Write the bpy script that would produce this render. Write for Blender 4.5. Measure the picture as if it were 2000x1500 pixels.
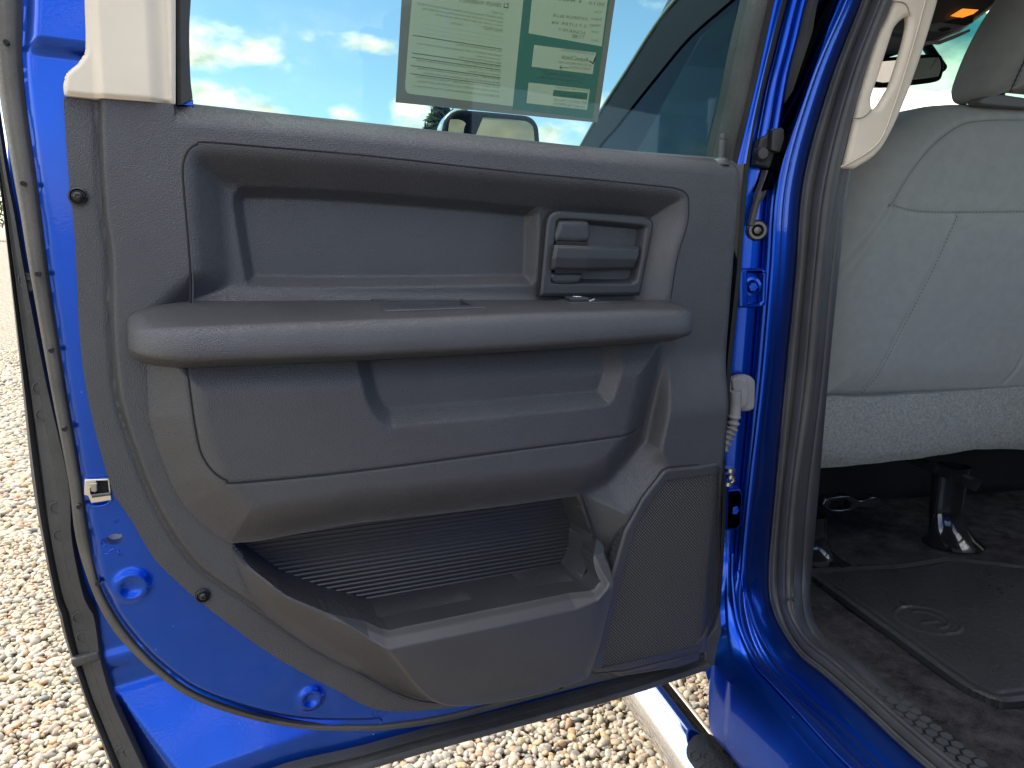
# An open rear door of a blue pickup truck over river gravel. Metres; X = towards the truck, Y = truck's forward, Z = up.
import bpy, bmesh, math, random
import numpy as np
from mathutils import Matrix, Vector
for o in list(bpy.data.objects): bpy.data.objects.remove(o, do_unlink=True)
SC = bpy.context.scene; COL = SC.collection
R = math.radians
# ------------------------------------------------------------------ camera
cam = bpy.data.cameras.new('camera'); cam.sensor_width = 36; cam.lens = 36*1465/2000
cam.clip_start = .02; cam.clip_end = 3000
cob = bpy.data.objects.new('camera', cam); COL.objects.link(cob); SC.camera = cob
cob.matrix_world = Matrix.Translation((0,0,1.27)) @ Matrix([[0.967071, 0.013514, -0.25415], [-0.251952, 0.192014, -0.948499], [0.035983, 0.981299, 0.189095]]).to_4x4()
# ------------------------------------------------------------------ light
SUN_AZ, SUN_EL = -62, 48
w = bpy.data.worlds.new('World'); SC.world = w; w.use_nodes = True
nt = w.node_tree; N = nt.nodes; L = nt.links
bg = N['Background']; bg.inputs['Strength'].default_value = .15
sky = N.new('ShaderNodeTexSky'); sky.sky_type = 'NISHITA'; sky.sun_disc = False
sky.sun_elevation = R(SUN_EL); sky.sun_rotation = R(SUN_AZ); sky.air_density = 1.0; sky.dust_density = .6; sky.ozone_density = 1.6
def mth(op, a, b=None, c=None, clamp=False, T=None):
    T = T or nt
    n = T.nodes.new('ShaderNodeMath'); n.operation = op; n.use_clamp = clamp
    for i, v in enumerate((a, b, c)):
        if v is None: continue
        if isinstance(v, (int, float)): n.inputs[i].default_value = v
        else: T.links.new(v, n.inputs[i])
    return n.outputs[0]
tc = N.new('ShaderNodeTexCoord'); sp = N.new('ShaderNodeSeparateXYZ'); L.new(tc.outputs['Generated'], sp.inputs[0])
az = mth('MULTIPLY', mth('ARCTAN2', sp.outputs[0], sp.outputs[1]), 57.2958)
el = mth('MULTIPLY', mth('ARCSINE', sp.outputs[2]), 57.2958)
cv = N.new('ShaderNodeCombineXYZ'); L.new(az, cv.inputs[0]); L.new(mth('MULTIPLY', el, 1.7), cv.inputs[1])
def noise(vec, scale, det, rough=.55):
    n = N.new('ShaderNodeTexNoise'); n.inputs['Scale'].default_value = scale; n.inputs['Detail'].default_value = det
    n.inputs['Roughness'].default_value = rough; L.new(vec, n.inputs['Vector']); return n.outputs['Fac']
nz = noise(cv.outputs[0], .20, 5, .52)
dens = None
# cloud banks: azimuth, elevation, half width, half height (degrees), weight
for (a, e, hw, hh, wt) in CLOUDS if 'CLOUDS' in globals() else [
    (*[(-5.99,12.2)][0], 5.2, 2.0, 1.0), (*[(-0.29,12.95)][0], .9, .55, .75), (*[(3.28,12.97)][0], 3.2, .8, .72),
    (*[(-5.96,8.69)][0], 6.0, 1.1, .8), (*[(-3,8.09)][0], 2.2, .8, .8), (*[(2.91,8.22)][0], 1.6, .9, .8), (*[(6.7,8.73)][0], 1.4, 1.0, .85),
    (*[(9.84,7.75)][0], 4.5, 1.2, .9), (*[(20.91,9.84)][0], 3.0, 1.2, .85), (*[(18.82,7.54)][0], 4, 1.2, .95),
    (50, 8, 24, 26, 1.6), (-30, 3, 60, 3, .5), (-100, 20, 40, 16, .8), (-165, 16, 22, 9, .9), (160, 14, 20, 8, .6)]:
    q = mth('SUBTRACT', 1, mth('ADD', mth('POWER', mth('DIVIDE', mth('ABSOLUTE', mth('SUBTRACT', az, a)), hw), 2), mth('POWER', mth('DIVIDE', mth('ABSOLUTE', mth('SUBTRACT', el, e)), hh), 2)))
    q = mth('MULTIPLY', mth('MAXIMUM', q, -1.2), wt)
    dens = q if dens is None else mth('MAXIMUM', dens, q)
hi = mth('MULTIPLY_ADD', el, .07, -2.4)  # unseen overhead cloud cover, added to brighten upward-facing surfaces
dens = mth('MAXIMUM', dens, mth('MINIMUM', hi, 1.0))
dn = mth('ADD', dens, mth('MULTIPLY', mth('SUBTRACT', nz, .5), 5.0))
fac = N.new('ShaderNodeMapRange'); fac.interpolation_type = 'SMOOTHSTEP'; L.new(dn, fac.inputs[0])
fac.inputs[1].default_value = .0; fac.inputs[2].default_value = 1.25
shade = noise(cv.outputs[0], .5, 4, .5)
cr = N.new('ShaderNodeValToRGB'); L.new(shade, cr.inputs[0])
cr.color_ramp.elements[0].position = .3; cr.color_ramp.elements[0].color = (5.4, 5.7, 6.3, 1)
cr.color_ramp.elements[1].position = .62; cr.color_ramp.elements[1].color = (11.2, 10.9, 10.2, 1)
hm_ = N.new('ShaderNodeMapRange'); L.new(el, hm_.inputs[0]); hm_.inputs[1].default_value = 24; hm_.inputs[2].default_value = 36
wm = N.new('ShaderNodeMix'); wm.data_type = 'RGBA'; wm.blend_type = 'MULTIPLY'; wm.inputs[7].default_value = (.98,.80,.62,1); L.new(mth('SUBTRACT', 1, hm_.outputs[0]), wm.inputs[0]); L.new(cr.outputs[0], wm.inputs[6])
mx = N.new('ShaderNodeMix'); mx.data_type = 'RGBA'
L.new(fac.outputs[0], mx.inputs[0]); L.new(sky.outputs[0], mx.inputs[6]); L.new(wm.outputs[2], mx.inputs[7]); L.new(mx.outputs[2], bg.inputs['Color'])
sl = bpy.data.lights.new('sun', 'SUN'); sl.energy = 2.7; sl.angle = R(.53); sl.color = (1, .93, .82)
so = bpy.data.objects.new('sun', sl); COL.objects.link(so)
sv = Vector((math.sin(R(SUN_AZ))*math.cos(R(SUN_EL)), math.cos(R(SUN_AZ))*math.cos(R(SUN_EL)), math.sin(R(SUN_EL))))
so.rotation_euler = sv.to_track_quat('Z', 'Y').to_euler()
SC.view_settings.view_transform = 'Standard'; SC.view_settings.look = 'None'
SC.view_settings.gamma = 1; SC.view_settings.exposure = 1.5
# ------------------------------------------------------------------ helpers
rng = np.random.default_rng(7); random.seed(7)
def tag(o, label=None, cat=None, group=None, kind=None):
    if label: o['label'] = label
    if cat: o['category'] = cat
    if group: o['group'] = group
    if kind: o['kind'] = kind
    return o
def mesh_obj(name, V, F, mat, parent=None, smooth=True, angle=None, mats=None, fm=None):
    me = bpy.data.meshes.new(name); me.from_pydata([tuple(map(float, v)) for v in V], [], [tuple(map(int, f)) for f in F])
    me.update(); me.validate()
    return finish(name, me, mat, parent, smooth, angle, mats, fm)
def finish(name, me, mat, parent=None, smooth=True, angle=None, mats=None, fm=None):
    o = bpy.data.objects.new(name, me); COL.objects.link(o)
    for m in (mats or [mat]): me.materials.append(m)
    if fm is not None and len(fm) == len(me.polygons): me.polygons.foreach_set('material_index', fm)
    if smooth:
        me.shade_smooth()
        if angle: me.set_sharp_from_angle(angle=R(angle))
    else: me.shade_flat()
    if parent: o.parent = parent
    return o
def empty(name, loc=(0,0,0), rz=0, parent=None):
    o = bpy.data.objects.new(name, None); COL.objects.link(o); o.location = loc; o.rotation_euler = (0,0,rz)
    o.empty_display_size = .1
    if parent: o.parent = parent
    return o
def smooth(pts, closed=False, k=5):
    P = np.array(pts, float); n = len(P); out = []
    rngi = range(n) if closed else range(n-1)
    for i in rngi:
        p0 = P[(i-1) % n] if (closed or i > 0) else 2*P[0]-P[1]
        p1 = P[i]; p2 = P[(i+1) % n]
        p3 = P[(i+2) % n] if (closed or i+2 < n) else 2*P[-1]-P[-2]
        for j in range(k):
            t = j/k
            out.append(.5*((2*p1)+(-p0+p2)*t+(2*p0-5*p1+4*p2-p3)*t*t+(-p0+3*p1-3*p2+p3)*t**3))
    if not closed: out.append(P[-1])
    return np.array(out)
def cat(*a): return np.concatenate([np.array(x, float) for x in a])
def resample(P, n):
    P = np.array(P, float); d = np.r_[0, np.cumsum(np.linalg.norm(np.diff(P, axis=0), axis=1))]
    t = np.linspace(0, d[-1], n); return np.stack([np.interp(t, d, P[:, i]) for i in range(P.shape[1])], 1)
def ss(x): x = np.clip(x, 0, 1); return x*x*(3-2*x)
def rmp(x, c=.14):
    x = np.clip(x, 0, 1); k = 1/(1-c); a = x*x/(2*c)*k; b = (x-c/2)*k; d = 1-(1-x)**2/(2*c)*k
    return np.where(x < c, a, np.where(x > 1-c, d, b))
def sdf(poly, S, T, near=False, closed=True, reach=None):
    P = np.array(poly, float); n = len(P); shp = S.shape; s = S.ravel(); t = T.ravel()
    best = np.full(s.shape, 9.0); bx = s.copy(); by = t.copy(); ins = np.zeros(s.shape, bool)
    for i in range(n if closed else n-1):
        a = P[i]; b = P[(i+1) % n]; e = b-a; l2 = e@e
        if l2 < 1e-14: continue
        ws = s-a[0]; wt = t-a[1]; h = np.clip((ws*e[0]+wt*e[1])/l2, 0, 1)
        dx = ws-h*e[0]; dy = wt-h*e[1]; d = dx*dx+dy*dy; m = d < best
        best[m] = d[m]
        if near: bx[m] = (s-dx)[m]; by[m] = (t-dy)[m]
        if closed:
            c = (a[1] > t) != (b[1] > t)
            if c.any(): xi = a[0]+(t-a[1])*(e[0]/(e[1] if e[1] else 1e-12)); ins ^= c & (s < xi)
    d = np.sqrt(best); d = np.where(ins, -d, d).reshape(shp)
    return (d, bx.reshape(shp), by.reshape(shp)) if near else d
# a frame maps plane coordinates (a, b) and height n to parent space
DOORF = lambda a, b, n: np.stack([a, n, b], -1)
def planeY(Y, tilt=0, z0=0): return lambda a, b, n: np.stack([a, Y-n+(b-z0)*tilt, b], -1)
def planeZ(Z): return lambda a, b, n: np.stack([a, b, Z+n], -1)
def planeX(X): return lambda a, b, n: np.stack([X-n, a, b], -1)
def orient(V, F, dirv):
    V = np.asarray(V); F = [list(f) for f in F]
    f = np.array([x[:3] for x in F[:200]]); nn = np.cross(V[f[:,1]]-V[f[:,0]], V[f[:,2]]-V[f[:,0]]).sum(0)
    return [x[::-1] for x in F] if nn@np.array(dirv) < 0 else F
def relief(name, outline, H, h, mat, parent, frame=DOORF, skirt=.01, hole=None, angle=50, up=None):
    """a sheet over the outline, raised by H(a, b), its border snapped to the outline and turned back by a skirt"""
    P = np.array(outline, float); lo = P.min(0)-h; hi = P.max(0)+h
    ga = np.arange(lo[0], hi[0]+h, h); gb = np.arange(lo[1], hi[1]+h, h)
    A, B = np.meshgrid(ga, gb, indexing='ij')
    d, nx, ny = sdf(P, A, B, near=True)
    if hole is not None:
        d2, hx, hy = sdf(hole, A, B, near=True); d2 = -d2
        m = d2 > d; nx = np.where(m, hx, nx); ny = np.where(m, hy, ny); d = np.maximum(d, d2)
    ok = d < .6*h
    cell = ok[:-1,:-1] & ok[1:,:-1] & ok[:-1,1:] & ok[1:,1:] & ((d[:-1,:-1]+d[1:,:-1]+d[:-1,1:]+d[1:,1:]) < .4*h)
    sn = d > -.45*h
    A = np.where(sn, nx, A); B = np.where(sn, ny, B)
    n = H(A, B)
    idx = np.arange(A.size).reshape(A.shape)
    i, j = np.nonzero(cell)
    F = np.stack([idx[i,j], idx[i+1,j], idx[i+1,j+1], idx[i,j+1]], 1)
    used = np.unique(F); rm = np.full(A.size, -1); rm[used] = np.arange(len(used)); F = rm[F]
    V = frame(A.ravel()[used], B.ravel()[used], n.ravel()[used])
    E = np.concatenate([F[:, [0,1]], F[:, [1,2]], F[:, [2,3]], F[:, [3,0]]]); key = np.sort(E, 1); kk = key[:,0]*10**7+key[:,1]
    u, first, cnt = np.unique(kk, return_index=True, return_counts=True); be = E[first[cnt == 1]]
    if skirt:
        bv = np.unique(be); m2 = {int(v): k for k, v in enumerate(bv)}; nb = len(bv); base = len(V)
        a = A.ravel()[used][bv]; b = B.ravel()[used][bv]; nn = n.ravel()[used][bv]
        V = np.concatenate([V, frame(a, b, nn), frame(a, b, nn-skirt)])
        SF = np.array([[base+m2[int(e[1])], base+m2[int(e[0])], base+nb+m2[int(e[0])], base+nb+m2[int(e[1])]] for e in be])
        F = np.concatenate([F, SF])
    f = F[:len(i)]; q = np.cross(V[f[:,1]]-V[f[:,0]], V[f[:,3]]-V[f[:,0]]).sum(0)
    ref = frame(np.array([0.]), np.array([0.]), np.array([1.]))[0]-frame(np.array([0.]), np.array([0.]), np.array([0.]))[0]
    if q@ref < 0: F = F[:, ::-1]
    me = bpy.data.meshes.new(name); me.vertices.add(len(V)); me.vertices.foreach_set('co', V.astype(np.float32).ravel())
    me.loops.add(F.size); me.loops.foreach_set('vertex_index', F.ravel().astype(np.int32))
    me.polygons.add(len(F)); me.polygons.foreach_set('loop_start', np.arange(0, F.size, 4, dtype=np.int32))
    me.update(calc_edges=True); me.validate()
    return finish(name, me, mat, parent, True, angle)
def loft(name, lines, mat, parent, k=1, bulges=None, bdir=None, angle=40, join=None, n=None):
    """skin through a row of lines with equal counts; bulges[i] rounds band i outwards along bdir"""
    Ls = [np.array(l, float) for l in lines]; rows = []
    if len({len(l) for l in Ls}) > 1: print('RESAMPLED', name, [len(l) for l in Ls]); Ls = [resample(l, max(map(len, Ls))) for l in Ls]
    for i in range(len(Ls)-1):
        a, b = Ls[i], Ls[i+1]; bu = bulges[i] if bulges else 0; kk = (8 if bu else k)
        if bu:
            tang = np.gradient(a, axis=0); ac = b-a; nn = np.cross(tang, ac); nn /= np.linalg.norm(nn, axis=1)[:, None]+1e-9
            if bdir is not None:
                sg = np.sign((nn*np.array(bdir)).sum(1)); nn *= np.where(sg == 0, 1, sg)[:, None]
        for j in range(kk):
            t = j/kk; p = a*(1-t)+b*t
            if bu: p = p+nn*(bu*math.sqrt(max(0, 1-(2*t-1)**2)))
            rows.append(p)
    rows.append(Ls[-1]); G = np.array(rows); nr, nc = G.shape[:2]
    F = [(r*nc+c, (r+1)*nc+c, (r+1)*nc+c+1, r*nc+c+1) for r in range(nr-1) for c in range(nc-1)]
    V = G.reshape(-1, 3)
    if bdir is not None: F = orient(V, F, bdir)
    return mesh_obj(name, V, F, mat, parent, True, angle)
def plate(name, polys, mat, parent, frame=DOORF, n0=0., n1=.01, bevel=.002, seg=3, angle=40, fill=None):
    """solid plate between heights n0 and n1 over polygons (later ones are holes), edges rounded"""
    cu = bpy.data.curves.new(name, 'CURVE'); cu.dimensions = '2D'; cu.fill_mode = 'BOTH'
    for p in polys:
        s = cu.splines.new('POLY'); s.points.add(len(p)-1)
        for i, q in enumerate(p): s.points[i].co = (q[0], q[1], 0, 1)
        s.use_cyclic_u = True
    bevel = min(bevel, (n1-n0)/2.001); cu.extrude = (n1-n0)/2-bevel; cu.bevel_depth = bevel; cu.bevel_resolution = seg; cu.offset = -bevel
    t = bpy.data.objects.new('t', cu); COL.objects.link(t)
    me = bpy.data.meshes.new_from_object(t.evaluated_get(bpy.context.evaluated_depsgraph_get()))
    bpy.data.objects.remove(t); bpy.data.curves.remove(cu)
    co = np.empty(len(me.vertices)*3, np.float32); me.vertices.foreach_get('co', co); co = co.reshape(-1, 3)
    V = frame(co[:,0], co[:,1], co[:,2]+(n0+n1)/2); me.vertices.foreach_set('co', np.ascontiguousarray(V, np.float32).ravel())
    bm = bmesh.new(); bm.from_mesh(me); bmesh.ops.remove_doubles(bm, verts=bm.verts, dist=1e-5); bmesh.ops.recalc_face_normals(bm, faces=bm.faces); bm.to_mesh(me); bm.free()
    me.materials.clear(); o = finish(name, me, mat, parent, True, angle)
    wn = o.modifiers.new('weighted', 'WEIGHTED_NORMAL'); wn.weight = 100; wn.keep_sharp = True
    return o
def tube_bm(bm, pts, r, seg=10, caps=True, flat=None):
    P = [Vector(p) for p in pts]; n = len(P); rad = r if hasattr(r, '__len__') else [r]*n; rings = []
    up = None
    for i in range(n):
        t = (P[min(i+1, n-1)]-P[max(i-1, 0)]).normalized()
        if up is None: up = t.orthogonal().normalized()
        up = (up-t*up.dot(t)).normalized(); sd = t.cross(up)
        rings.append([bm.verts.new(P[i]+(up*math.cos(a)+sd*math.sin(a))*rad[i]) for a in [2*math.pi*k/seg for k in range(seg)]])
    for a, b in zip(rings, rings[1:]):
        for k in range(seg): bm.faces.new((a[k], a[(k+1) % seg], b[(k+1) % seg], b[k]))
    if caps:
        bm.faces.new(rings[0][::-1]); bm.faces.new(rings[-1])
def bm_obj(name, bm, mat, parent, angle=40, smooth=True):
    bmesh.ops.recalc_face_normals(bm, faces=bm.faces)
    me = bpy.data.meshes.new(name); bm.to_mesh(me); bm.free(); return finish(name, me, mat, parent, smooth, angle)
def tube(name, pts, r, mat, parent, seg=10):
    bm = bmesh.new(); tube_bm(bm, pts, r, seg); return bm_obj(name, bm, mat, parent, 60)
def box_bm(bm, c, s, rot=None, bev=0):
    m = Matrix.Translation(c) @ (rot.to_4x4() if rot else Matrix()) @ Matrix.Diagonal((*s, 1))
    r = bmesh.ops.create_cube(bm, size=1, matrix=m)
    if bev:
        es = list({e for v in r['verts'] for e in v.link_edges}); bmesh.ops.bevel(bm, geom=es, offset=bev, segments=3, affect='EDGES', profile=.5)
def lathe_bm(bm, c, axis, prof, seg=24):
    """rings (radius, height) about axis through c"""
    q = Vector(axis).to_track_quat('Z', 'Y'); rings = []
    for (r, hh) in prof:
        rings.append([bm.verts.new(Vector(c)+q @ Vector((r*math.cos(2*math.pi*k/seg), r*math.sin(2*math.pi*k/seg), hh))) for k in range(seg)] if r > 1e-6 else [bm.verts.new(Vector(c)+q @ Vector((0,0,hh)))])
    for a, b in zip(rings, rings[1:]):
        for k in range(seg):
            if len(a) == 1 and len(b) == 1: continue
            if len(a) == 1: bm.faces.new((a[0], b[k], b[(k+1) % seg]))
            elif len(b) == 1: bm.faces.new((a[k], a[(k+1) % seg], b[0]))
            else: bm.faces.new((a[k], a[(k+1) % seg], b[(k+1) % seg], b[k]))
# ------------------------------------------------------------------ materials
def new_mat(name):
    m = bpy.data.materials.new(name); m.use_nodes = True; return m, m.node_tree, m.node_tree.nodes['Principled BSDF']
def nd(T, kind, ins=None, **kw):
    n = T.nodes.new(kind)
    for k, v in kw.items(): setattr(n, k, v)
    for k, v in (ins or {}).items():
        if hasattr(v, 'is_output') or isinstance(v, bpy.types.NodeSocket): T.links.new(v, n.inputs[k])
        else: n.inputs[k].default_value = v
    return n
def coords(T): return T.nodes.new('ShaderNodeTexCoord').outputs['Object']
def grain(T, scale, strength, dist=.0006, warp=.35, src=None):
    co = src or coords(T)
    n1 = nd(T, 'ShaderNodeTexNoise', {'Vector': co, 'Scale': scale*.6, 'Detail': 2})
    ad = nd(T, 'ShaderNodeVectorMath', {0: n1.outputs['Color'], 1: (.5,.5,.5)}, operation='SUBTRACT')
    sc = nd(T, 'ShaderNodeVectorMath', {0: ad.outputs[0], 3: warp*2/scale}, operation='SCALE')
    v2 = nd(T, 'ShaderNodeVectorMath', {0: co, 1: sc.outputs[0]}, operation='ADD')
    vo = nd(T, 'ShaderNodeTexVoronoi', {'Vector': v2.outputs[0], 'Scale': scale}, feature='DISTANCE_TO_EDGE')
    mr = nd(T, 'ShaderNodeMapRange', {0: vo.outputs[0], 1: 0., 2: .35}, interpolation_type='SMOOTHSTEP')
    return mr.outputs[0]
def bump(T, b, h, strength, dist):
    n = nd(T, 'ShaderNodeBump', {'Height': h, 'Strength': strength, 'Distance': dist}); T.links.new(n.outputs[0], b.inputs['Normal']); return n
def blotch(T, c1, c2, scale, det=4, lo=.35, hi=.65, src=None):
    n = nd(T, 'ShaderNodeTexNoise', {'Vector': src or coords(T), 'Scale': scale, 'Detail': det, 'Roughness': .6})
    r = nd(T, 'ShaderNodeValToRGB', {0: n.outputs['Fac']})
    r.color_ramp.elements[0].position = lo; r.color_ramp.elements[0].color = (*c1, 1); r.color_ramp.elements[1].position = hi; r.color_ramp.elements[1].color = (*c2, 1)
    return r.outputs[0]
def plastic(name, c, rough=.5, gscale=None, gs=.6, gd=.0008, var=.12, spec=.5):
    m, T, b = new_mat(name)
    T.links.new(blotch(T, tuple(x*(1-var) for x in c), tuple(x*(1+var) for x in c), 9), b.inputs['Base Color'])
    b.inputs['Roughness'].default_value = rough; b.inputs['Specular IOR Level'].default_value = spec
    if gscale:
        g = grain(T, gscale, 1); bump(T, b, g, gs, gd)
        sm_ = nd(T, 'ShaderNodeTexNoise', {'Vector': coords(T), 'Scale': 7., 'Detail': 6., 'Roughness': .65})
        rr_ = nd(T, 'ShaderNodeMapRange', {0: g, 1: 0., 2: 1., 3: min(1, rough+.2), 4: rough}).outputs[0]
        T.links.new(mth('MULTIPLY_ADD', mth('SUBTRACT', sm_.outputs['Fac'], .5, T=T), .45, rr_, T=T), b.inputs['Roughness'])
    return m
def simple(name, c, rough=.5, metal=0., coat=0., spec=.5, emit=None):
    m, T, b = new_mat(name); b.inputs['Base Color'].default_value = (*c, 1); b.inputs['Roughness'].default_value = rough
    b.inputs['Metallic'].default_value = metal; b.inputs['Coat Weight'].default_value = coat; b.inputs['Specular IOR Level'].default_value = spec
    if emit: b.inputs['Emission Color'].default_value = (*emit[0], 1); b.inputs['Emission Strength'].default_value = emit[1]
    return m
LEATHER = plastic('leather_grain_plastic', (.029,.0305,.034), .34, 500, .6, .0006, spec=.75)
LEATHER2 = plastic('bolster_grain_plastic', (.029,.0305,.0335), .34, 500, .6, .0006, spec=.75)
FINE = plastic('fine_grain_plastic', (.026,.027,.030), .34, 1100, .35, .0002, spec=.7)
SATIN = plastic('satin_black_plastic', (.026,.028,.031), .34, 1500, .2, .0001)
GAP = simple('dark_gap', (.004,.004,.005), .8)
RUBBER = plastic('door_rubber', (.040,.040,.038), .5, 220, .12, .0004, .3)
SEALR = plastic('opening_rubber', (.040,.040,.040), .42, 500, .15, .0003, .25)
BEIGE = plastic('beige_trim', (.60,.53,.42), .55, 900, .25, .0002, .05)
SKIRTM = None
def paint():
    m, T, b = new_mat('blue_metallic_paint'); co = coords(T)
    fl = nd(T, 'ShaderNodeTexVoronoi', {'Vector': co, 'Scale': 1500.}); 
    c = blotch(T, (.0004,.050,.38), (.0008,.062,.46), 5)
    ds = nd(T, 'ShaderNodeTexVoronoi', {'Vector': co, 'Scale': 55.}); du = nd(T, 'ShaderNodeMapRange', {0: ds.outputs['Distance'], 1: .05, 2: .035}); dn_ = nd(T, 'ShaderNodeTexNoise', {'Vector': co, 'Scale': 5., 'Detail': 5.})
    dm = mth('MULTIPLY', du.outputs[0], nd(T, 'ShaderNodeMapRange', {0: dn_.outputs['Fac'], 1: .5, 2: .62, 4: .6}).outputs[0], T=T)
    cm = nd(T, 'ShaderNodeMix', {0: dm, 6: c, 7: (.45,.42,.38,1)}, data_type='RGBA'); c = cm.outputs[2]
    T.links.new(mth('MULTIPLY', mth('SUBTRACT', 1, dm, T=T), .93, T=T), b.inputs['Metallic'])
    T.links.new(c, b.inputs['Base Color']); b.inputs['Coat IOR'].default_value = 1.45; b.inputs['Roughness'].default_value = .34
    b.inputs['Coat Weight'].default_value = .6; b.inputs['Coat Roughness'].default_value = .03
    nm = nd(T, 'ShaderNodeMix', {0: .06, 4: (.5,.5,1.)}, data_type='VECTOR')
    op = nd(T, 'ShaderNodeTexNoise', {'Vector': co, 'Scale': 260., 'Detail': 1.}); 
    bp = nd(T, 'ShaderNodeBump', {'Height': op.outputs['Fac'], 'Strength': .05, 'Distance': .001}); T.links.new(bp.outputs[0], b.inputs['Coat Normal'])
    bq = nd(T, 'ShaderNodeBump', {'Height': fl.outputs['Distance'], 'Strength': .12, 'Distance': .0002}); T.links.new(bq.outputs[0], b.inputs['Normal'])
    return m
PAINT = paint()
STEEL = simple('zinc_steel', (.62,.60,.52), .3, 1.)
CHROME = simple('chrome', (.80,.82,.84), .06, 1.)
GLOSSB = simple('gloss_black_steel', (.012,.012,.013), .14, 0, .8)
SCREW = simple('black_screw', (.03,.03,.03), .25, .6)
GREYR = plastic('grey_rubber', (.16,.16,.16), .6, 200, .15, .0003, .3)
def glass(name, tint, k=.05, rough=.01, refl=1.0):
    m, T, b = new_mat(name); T.nodes.remove(b); out = T.nodes['Material Output']
    tr = nd(T, 'ShaderNodeBsdfTransparent', {'Color': (*tint, 1)}); gl = nd(T, 'ShaderNodeBsdfGlossy', {'Color': (refl, refl, refl, 1), 'Roughness': rough})
    ge = T.nodes.new('ShaderNodeNewGeometry'); dt = nd(T, 'ShaderNodeVectorMath', {0: ge.outputs['Normal'], 1: ge.outputs['Incoming']}, operation='DOT_PRODUCT')
    om = mth('SUBTRACT', 1, mth('ABSOLUTE', dt.outputs['Value'], T=T), T=T); fr = mth('MULTIPLY_ADD', mth('POWER', om, 5, T=T), .9, .014, T=T)
    fa = nd(T, 'ShaderNodeMath', {0: fr, 1: k}, operation='ADD')
    mx = nd(T, 'ShaderNodeMixShader', {0: fa.outputs[0], 1: tr.outputs[0], 2: gl.outputs[0]}); T.links.new(mx.outputs[0], out.inputs[0]); return m
GLASS = glass('green_tinted_glass', (.53,.65,.64), 0.)
def cloth(name, c, scale, s2, strength, dist):
    m, T, b = new_mat(name); co = coords(T); b.inputs['Roughness'].default_value = .9; b.inputs['Specular IOR Level'].default_value = .25
    b.inputs['Sheen Weight'].default_value = .25; b.inputs['Sheen Roughness'].default_value = .5
    T.links.new(blotch(T, tuple(x*.95 for x in c), tuple(x*1.05 for x in c), 40), b.inputs['Base Color'])
    sx = nd(T, 'ShaderNodeSeparateXYZ', {0: co})
    a = mth('SINE', mth('MULTIPLY', sx.outputs[2], scale, T=T), T=T); d = mth('SINE', mth('MULTIPLY', mth('ADD', sx.outputs[0], mth('MULTIPLY', sx.outputs[1], .6, T=T), T=T), s2, T=T), T=T)
    n = nd(T, 'ShaderNodeTexNoise', {'Vector': co, 'Scale': 700., 'Detail': 2.})
    bump(T, b, mth('ADD', mth('ADD', a, mth('MULTIPLY', d, .4, T=T), T=T), n.outputs['Fac'], T=T), strength, dist); return m
CLOTH = cloth('grey_seat_cloth', (.37,.38,.35), 2600, 2000, .35, .0005)
CLOTHH = cloth('headrest_cloth', (.24,.25,.235), 3000, 3000, .3, .0004)
def carpet(name, c1, c2, scale, st, dist, fine=900.):
    m, T, b = new_mat(name); co = coords(T); b.inputs['Roughness'].default_value = 1; b.inputs['Specular IOR Level'].default_value = .1
    n = nd(T, 'ShaderNodeTexNoise', {'Vector': co, 'Scale': scale, 'Detail': 6., 'Roughness': .75}); f = nd(T, 'ShaderNodeTexNoise', {'Vector': co, 'Scale': fine, 'Detail': 3., 'Roughness': .8})
    q = mth('ADD', mth('MULTIPLY', n.outputs['Fac'], .5, T=T), mth('MULTIPLY', f.outputs['Fac'], .5, T=T), T=T)
    r = nd(T, 'ShaderNodeValToRGB', {0: q}); r.color_ramp.elements[0].position = .38; r.color_ramp.elements[0].color = (*c1, 1); r.color_ramp.elements[1].position = .62; r.color_ramp.elements[1].color = (*c2, 1)
    T.links.new(r.outputs[0], b.inputs['Base Color']); bump(T, b, q, st, dist); return m
CARPET = carpet('black_carpet', (.006,.0055,.006), (.10,.092,.093), 22., 1., .004)
FELT = carpet('grey_felt', (.22,.225,.205), (.54,.54,.48), 150., 1., .002, 500.)
# ================================================================== the truck
truck = empty('pickup_truck', (1.6, 1.2, 0))
tag(truck, 'blue pickup truck with its black-trimmed rear door wide open', 'pickup truck')
bpy.context.view_layer.update()
INV = truck.matrix_world.inverted()
def tpart(o):                      # parent a part built in world space to the truck
    o.parent = truck; o.matrix_parent_inverse = INV; return o
# ------------------------------------------------------------------ rear door. local x: hinge -> latch, y: towards the cabin side, z: up
th = R(79); DU = Vector((-math.sin(th), -math.cos(th), 0))
DM = Matrix.Translation((.625, 1.02, 0)) @ Matrix.Rotation(math.atan2(DU.y, DU.x), 4, 'Z')
SH_L = smooth([(0.9014,1.518),(0.9027,1.478),(0.9072,1.429),(0.907,1.379),(0.904,1.321),(0.9019,1.277),(0.8999,1.224),(0.8973,1.182),(0.892,1.097),(0.8873,1.038),(0.884,0.9923),(0.8816,0.9448),(0.8791,0.9283),(0.8751,0.879),(0.8614,0.8346),(0.8415,0.7946),(0.8169,0.7568),(0.7793,0.7145),(0.7182,0.6719),(0.6521,0.6394),(0.581,0.6185),(0.5417,0.6109),(0.4628,0.6026),(0.3786,0.602),(0.257,0.6016),(0.1231,0.5983),(0.0515,0.6022),(-0.0244,0.6005)], k=4)
SH_R = [(-0.0318,0.6436),(-0.0183,0.8427),(-0.0031,1.033),(0.0024,1.257),(0.0052,1.382),(0.0473,1.391),(0.451,1.392),(0.6373,1.391),(0.7616,1.391),(0.7611,1.45),(0.7571,1.544)]
SHELL = cat(SH_L, SH_R)
zdent = [(0.8821,1.437)][0][1]
notch = [(0.8827,0.9974),(0.8572,0.9958),(0.8548,0.967),(0.8815,0.9691)]
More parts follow.
